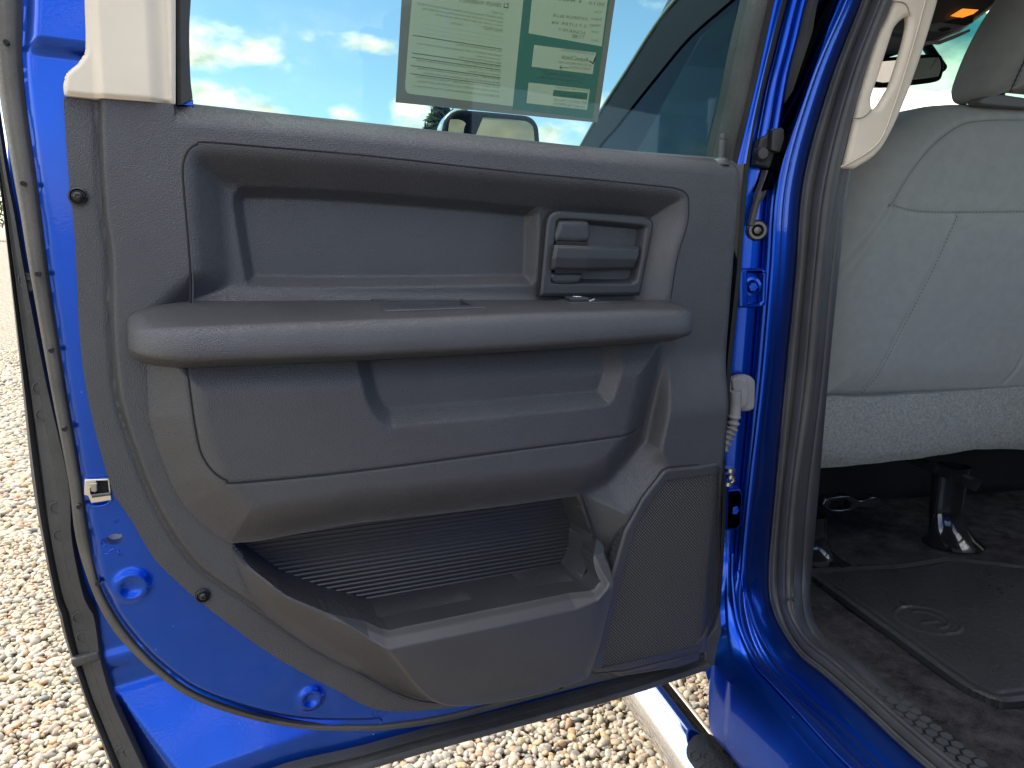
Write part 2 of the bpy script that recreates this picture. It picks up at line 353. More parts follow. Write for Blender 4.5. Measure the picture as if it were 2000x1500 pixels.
bumps = [(*[(0.8425,0.8652)][0], .023), (*[(0.6444,0.6724)][0], .019)]
TRO = [(0.7525,1.394),(0.5789,1.395),(0.2462,1.391),(0.0081,1.389),(-0.0106,1.147),(-0.0176,0.9432),(-0.0337,0.6668),(-0.0118,0.6147),(0.2664,0.5917),(0.4629,0.6083),(0.5418,0.6275),(0.615,0.6814),(0.7257,0.7888),(0.7929,0.8595),(0.8374,0.9418),(0.859,0.9983),(0.8715,1.076),(0.8749,1.21),(0.8751,1.305),(0.8714,1.388),(0.8622,1.408),(0.8511,1.428),(0.8475,1.444),(0.8431,1.515),(0.747,1.532)]
def Hshell(A, B):
    n = np.full(A.shape, -.020)
    m = (A > .55)
    d = np.full(A.shape, .1); d[m] = -sdf(SH_L, A[m], B[m], closed=False) if False else sdf(SH_L, A[m], B[m], closed=False)
    n -= .008*(1-ss(d/.011))**2
    tr = -sdf(np.array(TRO), A, B); n -= .055*ss((tr-.010)/.012)
    n += .013*(tr < .01)*ss((B-zdent+.008)/.016)*ss((d-.004)/.012)
    for (a, b, r) in bumps:
        q = np.hypot(A-a, B-b); n += .0045*np.exp(-((q-r*.62)/(r*.25))**2)
    return n
holeC = [(0.8563,0.9244)][0]
door = relief('rear_door', SHELL, Hshell, .0023, PAINT, None, skirt=.05, angle=60,
              hole=[(holeC[0]+.0085*math.cos(t), holeC[1]+.0065*math.sin(t)) for t in np.linspace(0, 2*math.pi, 20, endpoint=False)])
door.matrix_world = DM; door.parent = truck; door.matrix_parent_inverse = INV
# step below the inner shell and the outer skin
stepP = cat(smooth([(0.904,1.004),(0.9052,0.9088),(0.8997,0.8334),(0.8933,0.8157),(0.8897,0.7877),(0.8887,0.7517),(0.8807,0.7016),(0.8677,0.6538),(0.8504,0.5914),(0.8327,0.5311)], k=3),
            [(0.7591,0.5534),(0.6771,0.5718),(0.5824,0.5661),(0.4694,0.5652),(0.3502,0.5656),(0.1242,0.5694)], [(0.1484,0.6056),(0.4197,0.6126),(0.7071,0.7169),(0.8221,0.8114),(0.8683,0.9473)])
zc = [(0.841,0.7142)][0]
zlow = [(0.7142,0.5909)][0][1]
STL = [(0.904,1.004),(0.9052,0.9088),(0.8997,0.8334),(0.8933,0.8157),(0.8897,0.7877),(0.8887,0.7517),(0.8807,0.7016),(0.8677,0.6538),(0.8504,0.5914),(0.8327,0.5311)]
def Hstep(A, B):
    crease = zc[1]+(A-zc[0])*-.12
    d = np.clip(crease-B, 0, 1); n = -.082+.42*d*ss(d/.01)
    n += .004*np.sin(np.clip((B-crease-.02)/.03, 0, 1)*math.pi)
    dl = sdf(STL, A, B, closed=False); n = np.minimum(n, -.078+1.3*np.maximum(0, dl-.010))
    return np.minimum(n, -.030)
relief('lower_step', stepP, Hstep, .004, PAINT, door, skirt=.02, angle=60)
skinP = [(0.9326,1.537),(0.9369,1.395),(0.9415,1.26),(0.938,1.057),(0.9299,0.8784),(0.917,0.747),(0.8901,0.6324),(0.8547,0.5151),(0.7599,0.4758),(0.556,0.4749),(0.2964,0.4783),(-0.0546,0.4812),(-0.1327,0.4928),(-0.1148,0.7947),(-0.0892,1.256),(-0.0847,1.386),(0.4108,1.384),(0.7528,1.386),(0.7528,1.569)]
plate('outer_skin', [skinP], PAINT, door, n0=-.125, n1=-.118, bevel=.002)
# weatherstrip that follows the shell edge, and the wide outer seal
W1 = [(0.9032,1.521),(0.9042,1.48),(0.9083,1.431),(0.9081,1.381),(0.9051,1.321),(0.9029,1.277),(0.9009,1.223),(0.8929,1.095),(0.885,0.9939),(0.8824,0.9412),(0.8764,0.8748),(0.8615,0.8284),(0.8419,0.7881),(0.817,0.7498),(0.779,0.7069),(0.7172,0.6638),(0.6504,0.6309),(0.5785,0.6105),(0.5388,0.602),(0.459,0.5935),(0.3738,0.5929),(0.2508,0.5924),(0.1154,0.5899),(-0.0337,0.5921)]
W2 = [(0.9333,1.52),(0.9346,1.479),(0.9339,1.43),(0.9319,1.38),(0.9269,1.317),(0.9233,1.276),(0.9197,1.222),(0.9098,1.102),(0.8995,0.9909),(0.8967,0.9193),(0.8838,0.858),(0.8674,0.8085),(0.8463,0.7703),(0.8193,0.7321),(0.78,0.6902),(0.7159,0.6472),(0.6479,0.6143),(0.5747,0.5877),(0.5343,0.5772),(0.4529,0.5638),(0.366,0.5635),(0.2407,0.5657),(0.103,0.5663),(-0.052,0.5711)]
a3 = lambda L, n: np.array([(s, n, t) for s, t in L])
def both(L, n, k=4): return smooth(a3(L, n), k=k)
M1 = both(W1, -.03); M2 = both(W2, -.045)
fq = np.interp(np.arange(len(M1)), [0, 44, 60, len(M1)], [1, 1, .62, .62])[:, None]; M2 = M1*(1-fq)+M2*fq
MM = M1*.45+M2*.55; MM[:,1] = -.029
loft('edge_weatherstrip', [M1+np.array([0,-.004,0]), M1*.9+M2*.1, MM, M2*.86+M1*.14+np.array([0,.004,0]), M2*.95+M1*.05], plastic('weatherstrip_grey', (.060,.056,.048), .5, 220, .12, .0004, .3), door, bulges=[0,.003,.002,0], bdir=(0,1,0), angle=35)
for (a, b) in [(0.9193,1.438),(0.9152,1.307),(0.9092,1.218),(0.9029,1.139),(0.8965,1.054),(0.8887,0.9658),(0.8764,0.8733)]:
    bm = bmesh.new(); lathe_bm(bm, (a, -.0235, b), (0,1,0), [(.0026,-.004),(.0026,.002),(0,.002)], 10); bm_obj('weatherstrip_hole', bm, GAP, door)
for (a, b) in [(0.6981,0.6489),(0.4141,0.5741),(0.3271,0.5752),(0.2562,0.5747),(0.0648,0.5838)]:
    bm = bmesh.new(); lathe_bm(bm, (a, -.030, b), (0,1,0), [(.0022,-.004),(.0022,.002),(0,.002)], 10); bm_obj('weatherstrip_hole', bm, GAP, door)
B1 = [(0.9395,1.523),(0.9404,1.481),(0.9385,1.432),(0.9365,1.382),(0.9328,1.317),(0.9288,1.276),(0.9247,1.221),(0.9129,1.1),(0.899,0.9861),(0.9002,0.914),(0.8928,0.8431),(0.8847,0.8214),(0.8821,0.794),(0.8805,0.7583),(0.8725,0.7088),(0.8596,0.6614),(0.8418,0.5996),(0.8237,0.5361)]
B2 = [(0.961,1.521),(0.9604,1.48),(0.952,1.431),(0.9454,1.381),(0.9414,1.317),(0.9402,1.276),(0.9391,1.221),(0.9371,1.1),(0.9357,0.9886),(0.9311,0.9166),(0.9249,0.8466),(0.9212,0.8261),(0.9184,0.799),(0.9119,0.7627),(0.9029,0.7134),(0.8927,0.6673),(0.8791,0.6074),(0.8643,0.5458)]
b1 = both(B1, -.058, 4); b2 = both(B2, -.066, 4)
b1 = resample(b1, 90); b2 = resample(b2, 90)
def mixl(t, n): q = b2*(1-t)+b1*t; q = q.copy(); q[:,1] = n; return q
loft('outer_seal', [mixl(0,-.10), mixl(0,-.066), mixl(.10,-.060), mixl(.16,-.064), mixl(.22,-.072), mixl(.30,-.064), mixl(.36,-.064), mixl(.62,-.060), mixl(.66,-.058), mixl(.96,-.057), mixl(1,-.060), mixl(1.02,-.08)], RUBBER, door, bdir=(0,1,0), angle=30)
for (a, b) in [(0.9246,1.21),(0.9228,1.204),(0.9205,1.093),(0.9198,1.063),(0.914,0.9552),(0.9127,0.9226),(0.9006,0.8187),(0.8981,0.7934),(0.8899,0.8054),(0.8662,0.6329),(0.8597,0.6295)]:
    bm = bmesh.new(); lathe_bm(bm, (a, -.0615, b), (0,1,0), [(.0072,-.002),(.0070,.0018),(.0060,.0024),(.0052,.0012),(0,.0012)], 20); bm_obj('seal_clip', bm, RUBBER, door)
bm = bmesh.new()
for (a, b) in [(0.8966,0.7653)]: box_bm(bm, (a, -.060, b), (.030,.010,.012), Matrix.Rotation(.15, 3, 'Y'), .003)
bm_obj('seal_joint', bm, RUBBER, door)
K1 = both([(0.7763,0.5662),(0.6761,0.5793),(0.5811,0.5764),(0.4678,0.5778),(0.3482,0.5755),(0.1901,0.5763),(0.0654,0.583),(-0.0111,0.5901)], -.018)
K2 = both([(0.7774,0.5386),(0.6768,0.5436),(0.5748,0.5467),(0.4889,0.5493),(0.3472,0.5503),(0.1883,0.5514),(0.0629,0.5552),(-0.0232,0.5595)], -.022)
def mixk(t, n): q = K1*(1-t)+K2*t; q = q.copy(); q[:,1] = n; return q
loft('bottom_seal', [mixk(-.02,-.06), mixk(0,-.018), mixk(.06,-.012), mixk(.14,-.016), mixk(.30,-.018), mixk(.36,-.010), mixk(.75,-.006), mixk(.86,-.018), mixk(1,-.022), mixk(1,-.06)], RUBBER, door, bulges=[0,0,0,0,0,.004,0,0,0], bdir=(0,1,0), angle=30)
# ------------------------------------------------------------------ trim panel
TR = cat([(0.8739,1.391),(0.8469,1.392),(0.7736,1.394),(0.7585,1.394),(0.6817,1.394),(0.5839,1.393),(0.459,1.393),(0.2589,1.391),(0.0667,1.395),(0.0128,1.391)], smooth([(0.0127,1.39),(0.0148,1.367),(0.0143,1.331),(0.0081,1.239),(0.0102,1.164),(0.0086,1.081),(0.0054,1.009),(0.0028,0.9506),(-0.0096,0.8509),(-0.016,0.7482),(-0.0181,0.6814),(-0.0122,0.6466),(0.0112,0.6238)], k=3),
         smooth([(0.0016,0.6116),(0.1408,0.5964),(0.2724,0.5992),(0.3791,0.6059),(0.4668,0.6156),(0.5448,0.633),(0.5834,0.6562),(0.6172,0.6857),(0.6703,0.7297),(0.7268,0.7861),(0.7748,0.8401),(0.7931,0.8628),(0.8177,0.8985),(0.8371,0.9442),(0.8516,0.9742),(0.8585,1.001),(0.8708,1.078),(0.8751,1.145),(0.8741,1.21),(0.8732,1.26),(0.8743,1.305),(0.8746,1.348),(0.8741,1.388)], k=3))
GR = cat(smooth([(0.8449,1.412),(0.8457,1.392),(0.8476,1.332),(0.8475,1.279),(0.8444,1.238),(0.8473,1.164),(0.845,1.087),(0.8326,1.027),(0.8195,0.9786),(0.802,0.9322),(0.7771,0.8873),(0.7511,0.8579),(0.7159,0.8238),(0.6748,0.7822),(0.6312,0.7411),(0.5851,0.705),(0.5434,0.6678),(0.4997,0.6397),(0.4388,0.6256),(0.3286,0.6174),(0.2526,0.6226),(0.2273,0.6244),(0.1216,0.6166),(0.0138,0.6218)], k=3), [(-0.1319,0.6479),(-0.1269,1.098),(-0.0258,1.445),(0.4613,1.486)])
UP = smooth([(0.769,1.163),(0.7669,1.227),(0.7678,1.264),(0.7699,1.32),(0.7681,1.339),(0.7627,1.35),(0.7551,1.356),(0.746,1.359),(0.6822,1.359),(0.5835,1.359),(0.5065,1.357),(0.3879,1.354),(0.2549,1.352),(0.1521,1.35),(0.128,1.348),(0.1148,1.343),(0.1093,1.333),(0.108,1.301),(0.1208,1.255),(0.1278,1.194),(0.1313,1.152)], closed=True, k=3)
R2 = smooth([(0.7195,1.297),(0.7146,1.313),(0.7035,1.319),(0.5753,1.321),(0.3478,1.315),(0.3353,1.31),(0.3301,1.298),(0.3303,1.222),(0.3354,1.212),(0.3462,1.209),(0.5756,1.204),(0.6956,1.204),(0.7057,1.208),(0.7098,1.22)], closed=True, k=3)
OPN = [(0.7382,0.9182),(0.717,0.8802),(0.6773,0.8401),(0.6227,0.806),(0.5776,0.7851),(0.5569,0.7759),(0.5303,0.7755),(0.3754,0.7764),(0.2538,0.7784),(0.2417,0.8059),(0.2403,0.85),(0.2712,0.9181),(0.3814,0.927),(0.5903,0.9261)]
POD = [(0.1162,1.152),(0.1294,1.126),(0.1547,0.9829),(0.2178,0.9232),(0.2563,0.912),(0.2271,0.8402),(0.205,0.806),(0.2282,0.6666),(0.2323,0.6307),(0.1805,0.5965),(-0.4067,0.5405),(-0.297,1.145)]
TOPL = np.array([(0.8739,1.391),(0.8469,1.392),(0.7736,1.394),(0.7585,1.394),(0.6817,1.394),(0.5839,1.393),(0.459,1.393),(0.2589,1.391),(0.0667,1.395),(0.0128,1.391)])
zpod = [(0.1547,0.9829)][0][1]
SPI_ = np.array([(0.2263,0.6464),(0.2,0.795),(0.1842,0.8593),(0.1624,0.8938),(0.1351,0.9294),(0.0832,0.9326),(0.034,0.934),(0.0096,0.763),(0.0113,0.6746),(0.0524,0.6501),(0.1045,0.6472)])
def Htrim(A, B):
    g = -sdf(GR, A, B); n = -.011+.011*ss(g/.007)-.0015*np.exp(-(g/.003)**2)
    rt = TOPL[:,1].mean(); dt = rt-B
    n -= .014*np.clip(1-dt/.022, 0, 1)**2*(A < .775)
    n -= .010*np.clip(1-(A-np.interp(B, [.62,.8,1.0,1.39], [-.008,-.010,.004,.0115]))/.016, 0, 1)**2
    u = -sdf(UP, A, B); n -= .032*rmp(u/.050, .3)*(u > 0)
    r = -sdf(R2, A, B); n -= .016*rmp(r/.015, .15)*(r > 0)
    p = -sdf(POD, A, B); wd = np.where(B > zpod, .012, .012+.035*ss((zpod-B)/.04)); wd = np.where(B < .80, .020, wd)
    n += .028*rmp(p/wd, .2)*ss((A+.004)/.035)*(p > 0)*ss((1.12-B)/.10)
    q = -sdf(SPI_, A, B); n = np.where(q > -.004, n-.030, n)
    o = -sdf(OPN, A, B); n = np.where(o > 0, np.minimum(n, -.064*ss(o/.004)), n)
    return n
trim = relief('trim_panel', TR, Htrim, .0021, LEATHER, door, skirt=.012, angle=55)
def seam(name, pts, n, r, mat=GAP, closed=False, parent=None, k=4):
    L = smooth(pts, closed, k); P = [(s, n, t) for s, t in L]
    if closed: P.append(P[0])
    return tube(name, P, r, mat, parent or door, 6)
UPo = [(0.7681,1.184),(0.7669,1.227),(0.7678,1.264),(0.7699,1.32),(0.7681,1.339),(0.7627,1.35),(0.7551,1.356),(0.746,1.359),(0.6822,1.359),(0.5835,1.359),(0.5065,1.357),(0.3879,1.354),(0.2549,1.352),(0.1521,1.35),(0.128,1.348),(0.1148,1.343),(0.1093,1.333),(0.108,1.301),(0.1208,1.255),(0.1278,1.194)]
seam('recess_gap', UPo, -.0005, .0013)
L2 = smooth(UPo, k=4); cn = L2.mean(0); v = L2-cn; L2b = L2-v/np.linalg.norm(v, axis=1)[:, None]*.0028
tube('recess_bead', [(s, -.0012, t) for s, t in L2b], .0011, FINE, door, 6)
# ------------------------------------------------------------------ lower bolster
BO = cat([(0.8142,1.132),(0.8137,1.123),(0.815,1.068),(0.8095,1.038),(0.7956,0.9877),(0.7841,0.963),(0.7665,0.9394),(0.7471,0.9186),(0.7362,0.9107)], [(0.709,0.9091),(0.5873,0.9153),(0.5037,0.9135),(0.375,0.9119),(0.2637,0.9132)], smooth([(0.265,0.9141),(0.2244,0.9255),(0.202,0.9448),(0.1688,0.9797),(0.1578,1.022),(0.1371,1.127)], k=3), [(0.1429,1.147)], [(0.8132,1.153)])
SE = cat(smooth([(0.7727,1.189),(0.7754,1.124),(0.7716,1.071),(0.7678,1.039),(0.7643,1.025),(0.7585,1.014),(0.7506,1.004),(0.7402,0.9966),(0.7275,0.9934),(0.5939,0.9931),(0.3915,0.9999),(0.2249,1.005),(0.1854,1.009)], k=3), [(0.1182,1.006),(0.1357,1.185)])
R3 = smooth([(0.599,1.188),(0.5951,1.125),(0.588,1.08),(0.5751,1.055),(0.5563,1.041),(0.5307,1.042),(0.3928,1.044),(0.2567,1.048),(0.2414,1.055),(0.2333,1.069),(0.2163,1.133),(0.2045,1.185)], closed=True, k=3)
def Hbol(A, B):
    e = -sdf(BO, A, B); s = -sdf(SE, A, B)
    n = .004+.032*ss(e/.060)**.75
    n -= .0015*np.exp(-(s/.0016)**2)
    r = -sdf(R3, A, B); n -= .016*rmp(r/.024, .22)*(r > 0)
    return n
relief('lower_bolster', BO, Hbol, .0018, LEATHER2, door, skirt=.03, angle=60)
SEo = [(0.7755,1.125),(0.7717,1.072),(0.7679,1.04),(0.7643,1.026),(0.7586,1.014),(0.7506,1.004),(0.7403,0.9969),(0.7276,0.9937),(0.5942,0.9935),(0.392,1),(0.2256,1.005),(0.1895,1.008)]
bolP = smooth(SEo, k=4); tube('insert_gap', [(s, float(Hbol(np.array([s]), np.array([t]))[0])+.0008, t) for s, t in bolP], .0010, GAP, door, 6)
# ------------------------------------------------------------------ map pocket
def strip_liner():
    P = np.array(OPN); z1 = P[:,1].max()+.01; z0 = P[:,1].min()-.02; V = []; F = []; per = .0062; k = 0
    z = z1; s0, s1 = .02, .86
    prof = [(0,0),(.25,.0012),(.6,.0012),(.8,0)]
    while z > z0:
        for (f, hgt) in prof: V += [(P[:,0].min()-.02, -.056+hgt, z-f*per), (P[:,0].max()+.01, -.056+hgt, z-f*per)]
        z -= per
    for i in range(len(V)//2-1): F.append((2*i, 2*i+1, 2*i+3, 2*i+2))
    return mesh_obj('pocket_liner', V, orient(V, F, (0,1,0)), simple('pocket_liner_black', (.020,.021,.022), .38), door, False)
strip_liner()
# smooth end wall of the pocket
ew = [np.array([(s, -.055, t) for s, t in [(0.2316,0.8999),(0.2419,0.7974),(0.2619,0.7157)]]), np.array([(s, .012, t) for s, t in [(0.2664,0.9172),(0.2349,0.8445),(0.2301,0.7989)]])]
ew[1][2] = (ew[1][1][0], .012, ew[0][2][2])
loft('pocket_end_wall', [resample(x, 12) for x in ew], FINE, door, bdir=(.3,1,0))
PK = cat([(0.737,0.9092),(0.7158,0.8568),(0.6754,0.8092)], [], ) if False else None
PKo = cat(smooth([(0.7359,0.9078),(0.7269,0.8717),(0.7107,0.8295),(0.6758,0.7874),(0.6326,0.7467),(0.5868,0.7109),(0.5455,0.6763),(0.5022,0.6494),(0.4571,0.6346),(0.3943,0.6258),(0.3324,0.6242),(0.2678,0.6286),(0.246,0.6388),(0.2356,0.6594)], k=3),
          smooth([(0.2431,0.6807),(0.2303,0.7416),(0.2201,0.8127),(0.226,0.8336),(0.2375,0.8472)], k=3), [(0.2461,0.8172),(0.25,0.7981),(0.2605,0.7873)],
          smooth([(0.2663,0.7852),(0.3805,0.7836),(0.5335,0.7827),(0.5598,0.7831),(0.5802,0.7922),(0.6248,0.8128)], k=3), [(0.6776,0.8424)], [(0.7161,0.8785)])
OE = np.array([(0.2493,0.8645),(0.2474,0.7977),(0.2604,0.7857),(0.3805,0.7836),(0.5335,0.7827),(0.5598,0.7831),(0.5802,0.7922),(0.6248,0.8128),(0.6788,0.8464),(0.7181,0.8847),(0.7391,0.9199)])
BE = smooth([(0.7359,0.9078),(0.7269,0.8717),(0.7107,0.8295),(0.6758,0.7874),(0.6326,0.7467),(0.5868,0.7109),(0.5455,0.6763),(0.5022,0.6494),(0.4571,0.6346),(0.3943,0.6258),(0.3324,0.6242),(0.2678,0.6286),(0.246,0.6388),(0.2327,0.6698),(0.2196,0.7318),(0.2092,0.8042),(0.2152,0.8255)], k=3)
LIPE = np.array([(0.7483,0.8809),(0.7223,0.8545),(0.6637,0.8142),(0.6004,0.7794),(0.5846,0.7719),(0.5652,0.769),(0.4195,0.7686),(0.2971,0.7705),(0.2625,0.7771),(0.2418,0.7974)])
ZT1 = [(0.2492,0.7861)][0][1]; ZT2 = [(0.2448,0.8499)][0][1]
def Hpock(A, B):
    e = sdf(BE, A, B, closed=False); o = sdf(OE, A, B, closed=False); l = sdf(LIPE, A, B, closed=False)
    lx = np.interp(-A, -LIPE[::1,0], LIPE[:,1]) if LIPE[0,0] > LIPE[-1,0] else np.interp(A, LIPE[:,0], LIPE[:,1])
    above = B-lx
    # flank width grows on the left
    wl = .026+.070*ss((A-.48)/.16)
    n = .004+.058*rmp(e/wl, .18)
    n = n-.06*np.clip(-above, 0, .25)*ss(e/.04)
    top = .062-.034*rmp((above+.002)/.030, .12)
    n = np.minimum(n, top)
    n = np.where(o < .006, n-.004*(1-ss(o/.006)), n)
    zt1 = ZT1; n = np.where(A < .25, .012+(n-.012)*(1-ss((B-ZT1)/(ZT2-ZT1))), n)
    low = ss((.72-B)/.09); n = n-.004*low*ss(e/.03)
    return n
relief('map_pocket', PKo, Hpock, .0011, FINE, door, skirt=.035, angle=60)
tube('pocket_edge_bead', [(s, .0065, t) for s, t in smooth([(0.5871,0.7101),(0.5458,0.6755),(0.5026,0.6485),(0.4575,0.6338),(0.3947,0.6249),(0.3329,0.6233),(0.2665,0.6281),(0.2439,0.638),(0.2323,0.6685),(0.2184,0.7321),(0.2081,0.8045)], k=4)], .0012, FINE, door, 6)
# ------------------------------------------------------------------ armrest
ip = lambda s, v: float(np.interp(s, [.17,.40,.60,.80], v))
def ztop(s, n):
    f = ip(s, [1.1855,1.1819,1.1767,1.172]); t = max(0, n)/.05
    return 1.1905+(f-1.1905)*t if n > 0 else 1.1905
def armrest():
    sR, sL = .110, .831; st = np.unique(np.r_[sR+.06*np.linspace(0, 1, 22)**1.6, np.linspace(sR+.06, sL-.08, 60), sL-.08*np.linspace(0, 1, 26)**1.6]); V = []; F = []
    for s in st:
        a = min(1, (s-sR)/.05); b = min(1, (sL-s)/.07); e = max(.02, (1-(1-a)**2.4)**.5*(1-(1-b)**2.4)**.5)
        zf = ip(s, [1.1855,1.1819,1.1767,1.172]); zc = ip(s, [1.150,1.1424,1.139,1.139]); zb = ip(s, [1.136,1.129,1.125,1.124]); zm = (zf+zc)/2
        P = [(-.036,1.1905),(-.01,1.1905)]+[(n, ztop(s, n)) for n in (0,.012,.024,.036,.044)]+[(.0505,zf-.0006),(.0565,zf-.003),(.0605,zf-.0075),(.0625,zf-.013),(.065,zm-.004),(.0657,zc+.004),(.0650,zc+.0005),(.0625,zc-.0025),(.055,zc-.005),(.03,zb),(.0,zb-.005),(-.036,zb-.005)]
        k = .42+.58*e
        for n, z in P:
            V.append((s, n*e if n > 0 else n, zm+(z-zm)*(k if n > 0 or True else 1)))
    m = 19
    for i in range(len(st)-1):
        for j in range(m): F.append((i*m+j, i*m+(j+1) % m, (i+1)*m+(j+1) % m, (i+1)*m+j))
    F.append(tuple(range(m))[::-1]); F.append(tuple((len(st)-1)*m+j for j in range(m)))
    bm = bmesh.new(); vs = [bm.verts.new(v) for v in V]
    for f in F: bm.faces.new([vs[i] for i in f])
    return bm_obj('armrest', bm, LEATHER2, door, 50)
arm = armrest()
def cut(obj, poly, z0, z1):
    bm = bmesh.new(); a = [bm.verts.new((s, n, z0)) for s, n in poly]; b = [bm.verts.new((s, n, z1)) for s, n in poly]
    bm.faces.new(a); bm.faces.new(b[::-1]); k = len(poly)
    for i in range(k): bm.faces.new((a[i], b[i], b[(i+1) % k], a[(i+1) % k]))
    bmesh.ops.recalc_face_normals(bm, faces=bm.faces); me = bpy.data.meshes.new('c'); bm.to_mesh(me); bm.free()
    c = bpy.data.objects.new('c', me); COL.objects.link(c); c.parent = door; bpy.context.view_layer.update()
    md = obj.modifiers.new('b', 'BOOLEAN'); md.operation = 'DIFFERENCE'; md.object = c; md.solver = 'EXACT'
    bpy.context.view_layer.update(); me2 = bpy.data.meshes.new_from_object(obj.evaluated_get(bpy.context.evaluated_depsgraph_get()))
    obj.modifiers.clear(); obj.data = me2; bpy.data.objects.remove(c)
TOPF = lambda a, b, n: np.stack([a, b, n], -1)
def topf(a, b, n): return np.stack([a, b, np.array([ztop(x, y) for x, y in zip(np.ravel(a), np.ravel(b))])+n], -1)
def on_top(L, ns): return [(p[0], n) for p, n in zip(L, ns)]
cI = [([(0.5486,1.19)][0][0], -.012), ([(0.4499,1.19)][0][0], -.012), ([(0.4476,1.183)][0][0], .022), ([(0.5422,1.181)][0][0], .022)]
cO = [([(0.5643,1.191)][0][0], -.020), ([(0.4425,1.192)][0][0], -.020), ([(0.4334,1.181)][0][0], .031), ([(0.5558,1.178)][0][0], .034), ([(0.5626,1.18)][0][0], .028)]
cut(arm, cI, 1.160, 1.25)
arm.data.materials.append(FINE)
for p_ in arm.data.polygons:
    if p_.normal.z > .85: p_.material_index = 1
plate('pull_cup_floor', [cI], GAP, door, TOPF, 1.158, 1.163, .001)
cc_ = np.mean(cI, 0); plate('pull_cup_wall', [cI, [tuple(cc_+(np.array(p)-cc_)*np.array([.985,.93])) for p in cI]], simple('cup_black', (.006,.006,.007), .6, spec=.2), door, TOPF, 1.161, 1.1795, .0003)
plate('pull_cup', [cO, cI], SATIN, door, topf, -.002, .0022, .0015)
sO = [([(0.3084,1.191)][0][0], -.014), ([(0.2925,1.194)][0][0], -.024), ([(0.2429,1.195)][0][0], -.024), ([(0.2416,1.186)][0][0], .012), ([(0.304,1.184)][0][0], .014)]
plate('switch_bezel', [sO], SATIN, door, topf, -.002, .0018, .0015)
swI = [([(0.2942,1.192)][0][0], -.018), ([(0.2619,1.193)][0][0], -.020), ([(0.2679,1.187)][0][0], .004), ([(0.2988,1.187)][0][0], .006)]
sw = plate('window_switch', [swI], SATIN, door, topf, .001, .0060, .0015)
c_ = np.mean(swI, 0); rect = lambda w, h: [(c_[0]-w, c_[1]-h), (c_[0]+w, c_[1]-h), (c_[0]+w, c_[1]+h), (c_[0]-w, c_[1]+h)]
plate('window_switch_symbol', [rect(.0045,.0045), rect(.003,.003)], simple('white_print', (.8,.8,.8), .5), door, topf, .0059, .0063, .0001)
tube('switch_hook', [([(0.2669,1.188)][0][0], .005, ztop(.28,.005)+.002), ([(0.2558,1.19)][0][0], -.004, ztop(.28,0)+.002), ([(0.249,1.193)][0][0], -.014, ztop(.28,0)+.0022)], .0011, simple('switch_edge', (.5,.5,.5), .3), door, 6)
# ------------------------------------------------------------------ inside handle
HZ = smooth([(0.3318,1.198),(0.3264,1.29),(0.3239,1.301),(0.3173,1.307),(0.3081,1.309),(0.1717,1.307),(0.161,1.305),(0.156,1.298),(0.1561,1.29),(0.1698,1.2)], k=3)
HZ = cat([(0.3318,1.197)], smooth([(0.3264,1.29),(0.3239,1.301),(0.3173,1.307),(0.3081,1.309)], k=3), smooth([(0.1717,1.308),(0.161,1.305),(0.1561,1.3),(0.1561,1.29)], k=3), [(0.1696,1.199)])
HC = smooth([(0.3181,1.22),(0.3149,1.292),(0.3114,1.298),(0.3053,1.301),(0.2671,1.301),(0.177,1.298),(0.1681,1.296),(0.1648,1.288),(0.1733,1.221),(0.1798,1.215),(0.1901,1.212),(0.3122,1.212),(0.317,1.214)], closed=True, k=3)
HBL = smooth([(0.3193,1.212),(0.3165,1.292),(0.3114,1.299),(0.2654,1.299),(0.2623,1.289),(0.2649,1.267),(0.2687,1.224),(0.2728,1.211)], closed=True, k=3)
def Hhan(A, B):
    c = -sdf(HC, A, B); n = np.full(A.shape, -.016); e = -sdf(HZ, A, B); n -= .002*(1-ss(e/.003))
    n -= .030*ss(c/.014)*(c > 0)
    return n
relief('handle_bezel', HZ, Hhan, .0012, SATIN, door, skirt=.012, angle=60)
hz_gap = cat(HZ, HZ[:1]); tube('handle_bezel_gap', [(s, -.0195, t) for s, t in hz_gap], .0016, GAP, door, 6)
lev = [(0.3187,1.265),(0.2705,1.265),(0.1739,1.266),(0.1747,1.254),(0.1809,1.234),(0.2692,1.232),(0.32,1.232),(0.3216,1.247)]
plate('handle_block', [smooth([(0.3131,1.269),(0.3119,1.289),(0.3091,1.296),(0.3022,1.298),(0.2696,1.299),(0.2621,1.296),(0.2608,1.289),(0.2628,1.269)], True, 2)], SATIN, door, n0=-.045, n1=-.0125, bevel=.008, seg=5)
plate('handle_block', [smooth([(0.3167,1.228),(0.2678,1.228),(0.2696,1.219),(0.2766,1.213),(0.3071,1.212),(0.3145,1.216)], True, 2)], SATIN, door, n0=-.045, n1=-.014, bevel=.006, seg=5)
def Hlev(A, B):
    e = -sdf(lev, A, B); q = (A-lev[1][0])/(lev[2][0]-lev[1][0]); base = np.where(q < 0, -.004+.10*q*0, -.004-.012*np.clip(q, 0, 1))
    n = base-.004*(1-ss(e/.004)); mid = (B-(lev[1][1]+lev[6][1])/2)/.018
    return n-.004*np.clip(-mid, 0, 1)
relief('door_handle', lev, Hlev, .0012, SATIN, door, skirt=.012, angle=40)
for sl_ in ([(0.3143,1.27),(0.2649,1.27),(0.2654,1.265),(0.3148,1.265)], [(0.3154,1.233),(0.2674,1.233),(0.2696,1.228),(0.3128,1.227)]): plate('lever_slot', [sl_], GAP, door, n0=-.0135, n1=-.0108, bevel=.0005)
ca = [(0.212,1.275)][0]; bm = bmesh.new(); lathe_bm(bm, (ca[0], -.0455, ca[1]), (0,1,0), [(.0125,-.004),(.0125,.001),(.0115,.0016),(0,.0016)], 28); bm_obj('handle_screw_cap', bm, FINE, door)
